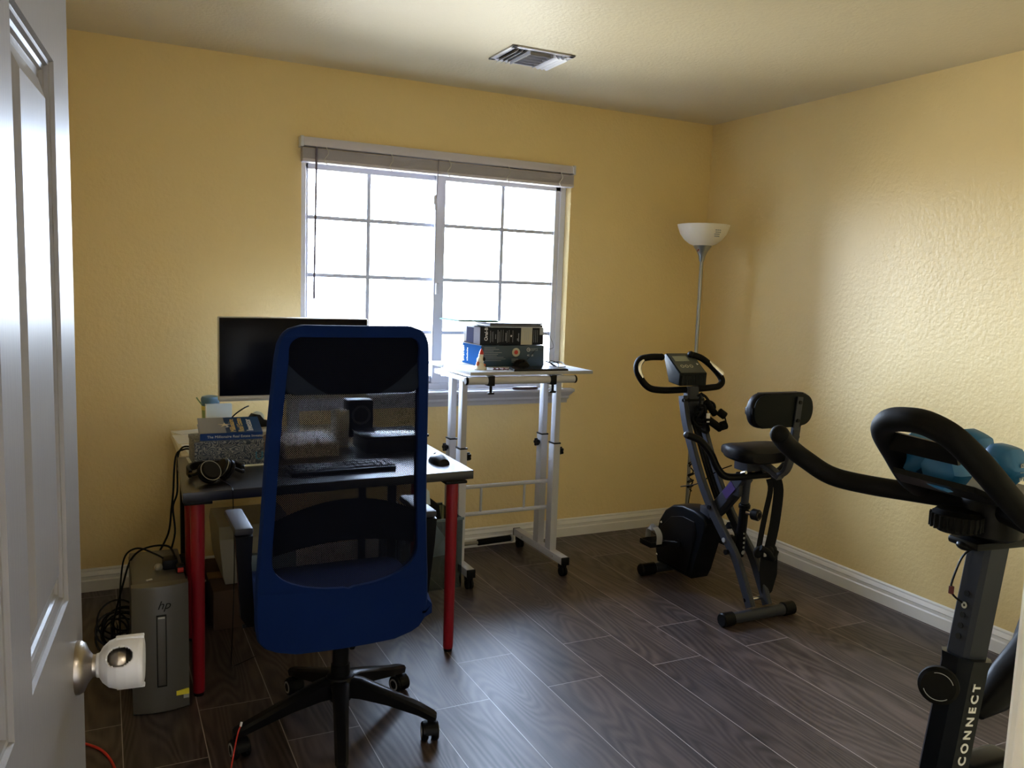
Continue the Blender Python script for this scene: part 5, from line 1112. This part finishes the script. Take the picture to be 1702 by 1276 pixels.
# device shelf spanning the loop
MB().loft([[(1.012, 0.800, 1.214), (1.018, 0.680, 1.212), (1.018, 0.680, 1.204), (1.012, 0.800, 1.206)], [(1.075, 0.835, 1.190), (1.090, 0.675, 1.186), (1.090, 0.675, 1.176), (1.075, 0.835, 1.180)], [(1.235, 0.850, 1.184), (1.235, 0.690, 1.182), (1.235, 0.690, 1.172), (1.235, 0.850, 1.174)]]).build('tray', M_black, sbk)
MB().loft([[(0.992, 0.800, 1.268), (0.985, 0.690, 1.265), (0.995, 0.690, 1.240), (1.000, 0.800, 1.240)], [(1.000, 0.802, 1.268), (0.992, 0.691, 1.265), (1.002, 0.691, 1.240), (1.007, 0.802, 1.240)]]).build('tray_lip', M_black, sbk)
# clamp head
MB().loft([[(Cc.x+a*ca_-b*sa_, Cc.y+a*sa_+b*ca_, z) for a, b in [(.042*k_*math.cos(q_), .046*k_*math.sin(q_)) for q_ in [2*PI*i_/20 for i_ in range(20)]]] for ca_, sa_ in ((0.985, -0.12),) for z, k_ in ((1.100, .70), (1.108, 1.0), (1.150, 1.0), (1.166, .85), (1.173, .5))]).build('clamp_head', M_black, sbk)
MB().lathe([(0, -0.016), (0.024, -0.015), (0.033, -0.008), (0.035, 0.0), (0.034, 0.012), (0.028, 0.018), (0, 0.018)], (1.130, 0.778, 1.128), (0.05, 0, 1), 30).build('clamp_dial', M_rubber, sbk)
mb = MB()
for i in range(22):
    a_ = 2*PI*i/22; mb.cyl((1.130+0.0345*math.cos(a_), 0.778+0.0345*math.sin(a_), 1.119), (1.130+0.0345*math.cos(a_), 0.778+0.0345*math.sin(a_), 1.140), 0.0022, n=6)
mb.build('dial_ribs', M_rubber, sbk)
MB().box((1.205, 0.765, 1.096), (0.13, 0.055, 0.013), rot=-0.12, bev=0.005).sphere((1.150, 0.772, 1.092), 0.014, sz=0.6).build('head_plate', M_black, sbk)
# sliding post and sleeve
az = Vector((0.157, 0.0, 1)).normalized()     # post leans back to the rider
Pb = Vector((1.150, 0.765, 0.82)); fx = Vector((0.985, -0.12, 0)); fy_ = az.cross(fx).normalized(); fx = fy_.cross(az).normalized()
def post(a0, a1, w1, w2, nm, m, par=None, c=0.006):
    def ring(t, k_=1.0):
        o_ = Pb+az*t
        pts = [(w1/2-c, w2/2), (-w1/2+c, w2/2), (-w1/2, w2/2-c), (-w1/2, -w2/2+c), (-w1/2+c, -w2/2), (w1/2-c, -w2/2), (w1/2, -w2/2+c), (w1/2, w2/2-c)]
        return [o_+fx*a*k_+fy_*b*k_ for a, b in pts]
    return ring
r_ = post(0, 0, 0.047, 0.040, '', None)
MB().loft([r_(0.05), r_(0.285)]).build('handlebar_post', M_spinp, sbk)
pc_ = MB()
for i in range(5):
    o_ = Pb+az*(0.130+i*0.0165)-fx*0.0238; pc_.lathe([(0, 0), (0.0046, 0), (0.0046, 0.0008), (0, 0.0008)], o_+fy_*0.0, -fx, 14)
pc_.build('adjustment_holes', M_lettk, sbk)
r_ = post(0, 0, 0.062, 0.056, '', None, c=0.014)
sl_ = MB().loft([r_(-0.090, .94), r_(-0.086, 1.0), r_(0.088, 0.98), r_(0.098, 1.04), r_(0.102, 1.06), r_(0.1025, 0.9)])
slv = sl_.build('post_sleeve', M_spin, sbk)
# lettering up the near face
tdir = az; o_ = Pb-fy_*0.0284+az*(-0.058)+fx*0.006
text('lettering', 'CONNECT', 0.0195, o_, tdir, -fx, M_lettw, slv, ext=0.0006, bold=0.0005, space=1.52)
kc = Pb+az*0.062-fx*0.038
kb2 = MB().cyl(kc, kc-fx*0.020-fy_*0.012, 0.013, n=18).build('knob_neck', M_black, sbk)
kd = (fx*-0.75-fy_*0.66).normalized()
MB().lathe([(0, 0), (0.018, 0), (0.026, 0.006), (0.028, 0.014), (0.0275, 0.022), (0.023, 0.026), (0, 0.026)], kc-fx*0.018-fy_*0.010, kd, 36).build('adjusting_knob', M_rubber, sbk)
mb = MB()
for s0, s1 in ((20, 120), (200, 320)):
    qd = kd.to_track_quat('Z', 'Y').to_matrix(); oo = kc-fx*0.018-fy_*0.010+kd*0.0262
    mb.tube([oo+qd @ Vector((0.020*math.cos(math.radians(a)), 0.020*math.sin(math.radians(a)), 0)) for a in range(s0, s1, 10)], 0.0005, n=6)
mb.build('knob_marks', M_lettg, sbk)
# thin loose lead with a red tab on the post
MB().tube([Pb+az*0.262-fx*0.025+fy_*0.008, Pb+az*0.245-fx*0.035+fy_*0.012, Pb+az*0.205-fx*0.042+fy_*0.014, Pb+az*0.190-fx*0.038+fy_*0.012, Pb+az*0.180-fx*0.025+fy_*0.004], 0.0016, n=6, smooth=5).build('lead', M_black, sbk)
o_ = Pb+az*0.196-fx*0.041+fy_*0.013; MB().box(o_, (0.006, 0.006, 0.012), bev=0.001).build('lead_tab', mat('dark_red_tab', (0.10, 0.015, 0.02), 0.5), sbk)
o_ = Pb+az*0.178-fx*0.0238; MB().lathe([(0.002, 0), (0.005, 0), (0.005, 0.001), (0.002, 0.001)], o_, -fx, 16).build('grommet', M_lampm, sbk)
# frame, flywheel, crank, saddle
fwd = Vector((-0.985, 0.12, 0)).normalized(); lat = Vector((0.12, 0.985, 0)).normalized(); G = Vector((1.120, 0.768, 0))
def fr_pt(a, z, l=0.0): return G+fwd*a+lat*l+Vector((0, 0, z))
MB().tube([fr_pt(-0.015, 0.745), fr_pt(-0.01, 0.60), fr_pt(-0.06, 0.40), fr_pt(-0.20, 0.25)], 0.04, rect=(0.045, 0.045), smooth=5, upv=fwd).build('head_frame', M_spin, sbk)
MB().tube([fr_pt(-0.04, 0.70), fr_pt(-0.16, 0.60), fr_pt(-0.32, 0.40), fr_pt(-0.42, 0.18)], 0.04, rect=(0.06, 0.08), smooth=5, upv=fwd).build('main_frame', M_spin, sbk)
MB().tube([fr_pt(-0.40, 0.20), fr_pt(-0.43, 0.60), fr_pt(-0.45, 0.82)], 0.03, rect=(0.05, 0.06), upv=fwd).build('seat_tube', M_spin, sbk)
MB().tube([fr_pt(0.24, 0.10), fr_pt(-0.55, 0.10)], 0.03, rect=(0.05, 0.06)).build('base_beam', M_spin, sbk)
for a in (0.24, -0.55):
    MB().cyl(fr_pt(a, 0.050, -0.24), fr_pt(a, 0.050, 0.24), 0.032, n=18, bev=0.004).build('stabiliser', M_spin, sbk)
    for l_ in (-0.20, 0.20): MB().cyl(fr_pt(a, 0.018, l_-0.02), fr_pt(a, 0.018, l_+0.02), 0.018, n=12).build('levelling_foot', M_rubber, sbk)
MB().cyl(fr_pt(0.13, 0.36, -0.02), fr_pt(0.13, 0.36, 0.02), 0.23, n=64, bev=0.006).build('flywheel', M_spin, sbk)
MB().tube([fr_pt(0.13, 0.36, 0.05), fr_pt(0.02, 0.48, 0.045), fr_pt(-0.02, 0.58, 0.03)], 0.012, rect=(0.02, 0.04), upv=fwd).tube([fr_pt(0.13, 0.36, -0.05), fr_pt(0.02, 0.48, -0.045), fr_pt(-0.02, 0.58, -0.03)], 0.012, rect=(0.02, 0.04), upv=fwd).cyl(fr_pt(0.13, 0.36, -0.055), fr_pt(0.13, 0.36, 0.055), 0.015, n=14).build('flywheel_fork', M_spin, sbk)
MB().cyl(fr_pt(-0.26, 0.30, 0.03), fr_pt(-0.26, 0.30, 0.075), 0.12, n=40, bev=0.01).build('belt_guard', M_black, sbk)
for s_, a_ in ((-1, 0.6), (1, 0.6+PI)):
    e0 = fr_pt(-0.26, 0.30, s_*0.09); e1 = e0+fwd*0.17*math.cos(a_)+Vector((0, 0, 0.17*math.sin(a_)))
    cr_ = MB().tube([e0, e1], 0.01, rect=(0.016, 0.028), upv=lat).build('crank', M_black, sbk)
    MB().box(e1+lat*s_*0.055, (0.09, 0.10, 0.025), rot=math.atan2(fwd.y, fwd.x), bev=0.006).build('pedal', M_black, cr_)
MB().bx(1.175, 1.30, 0.735, 0.800, 0.60, 0.740, bev=0.02, seg=4).build('frame_shroud', M_spin, sbk)
# saddle
sdl = MB(); rg = []
SB = Vector((1.226, 0.783, 0.810))
for a, w1, top, bot in ((0.0, .006, .004, -.006), (0.010, .016, .014, -.022), (0.05, .026, .030, -.040), (0.11, .036, .034, -.045), (0.17, .070, .036, -.045), (0.22, .100, .040, -.040), (0.27, .108, .044, -.030), (0.295, .085, .040, -.015)):
    c_ = SB-fwd*a+Vector((0, 0, min(a, 0.16)*0.70))
    rg.append([c_+lat*w1*cx_+Vector((0, 0, (top if sz_ > 0 else -bot)*sz_)) for cx_, sz_ in [(math.copysign(abs(math.cos(t))**0.8, math.cos(t)), math.copysign(abs(math.sin(t))**0.8, math.sin(t))) for t in [2*PI*k/20 for k in range(20)]]])
sdl.loft(rg).build('saddle', M_leather, sbk)
MB().tube([fr_pt(-0.46, 0.82), fr_pt(-0.34, 0.825), fr_pt(-0.28, 0.835)], 0.02, rect=(0.05, 0.03)).build('saddle_rail', M_spin, sbk)

# dumbbells resting in the tray
def dumbbell(label, c, ang, tilt, rolld):
    d = thing('dumbbell', label, 'dumbbell', c, ang, 'blue dumbbells in the tray of the spin bike')
    M0 = Matrix.Rotation(tilt, 4, 'Y')
    h = MB().lathe([(0, -0.042), (0.0135, -0.042), (0.0135, 0.042), (0, 0.042)], (0, 0, 0), (1, 0, 0), 20); h.bm.transform(M0); h.build('handle', M_dumb, d, world=False)
    for s_ in (-1, 1):
        hd_ = MB(); rings = []
        for x_, r1 in ((0.032, 0.016), (0.040, 0.027), (0.046, 0.0305), (0.068, 0.0305), (0.076, 0.026), (0.078, 0.020)):
            rr_ = []
            for k_ in range(24):
                t_ = 2*PI*k_/24; seg = (t_ % (PI/3))-PI/6; hexr = math.cos(PI/6)/math.cos(seg); rad = r1*(0.72*hexr/0.93+0.28)
                rr_.append((s_*x_, rad*math.cos(t_+rolld), rad*math.sin(t_+rolld)))
            rings.append(rr_)
        hd_.loft(rings); hd_.bm.transform(M0); hd_.build('head', M_dumb, d, world=False)
    return d, M0
d1, _ = dumbbell('blue dumbbell farther back in the spin bike tray, its right head highest', (1.130, 0.805, 1.2165+0.012), -0.02, 0.0, 0.3)
d2, _ = dumbbell('blue dumbbell nearer the camera in the spin bike tray', (1.108, 0.742, 1.212+0.008), -0.05, 0.0, 0.1)
for d_, nm, col_ in ((d1, '5 LB', M_lettg), (d2, '5 LB', M_lettg)):
    c_ = Vector(d_.location)+Vector((0.0785, 0, 0))
    v = Vector((-c_.x, -c_.y, 0)).normalized()
    text('lettering', nm, 0.015, Vector(d_.location)+Vector((0.060, -0.0335, -0.018)), (0, 0, 1), (-1, 0, 0), col_, d_)
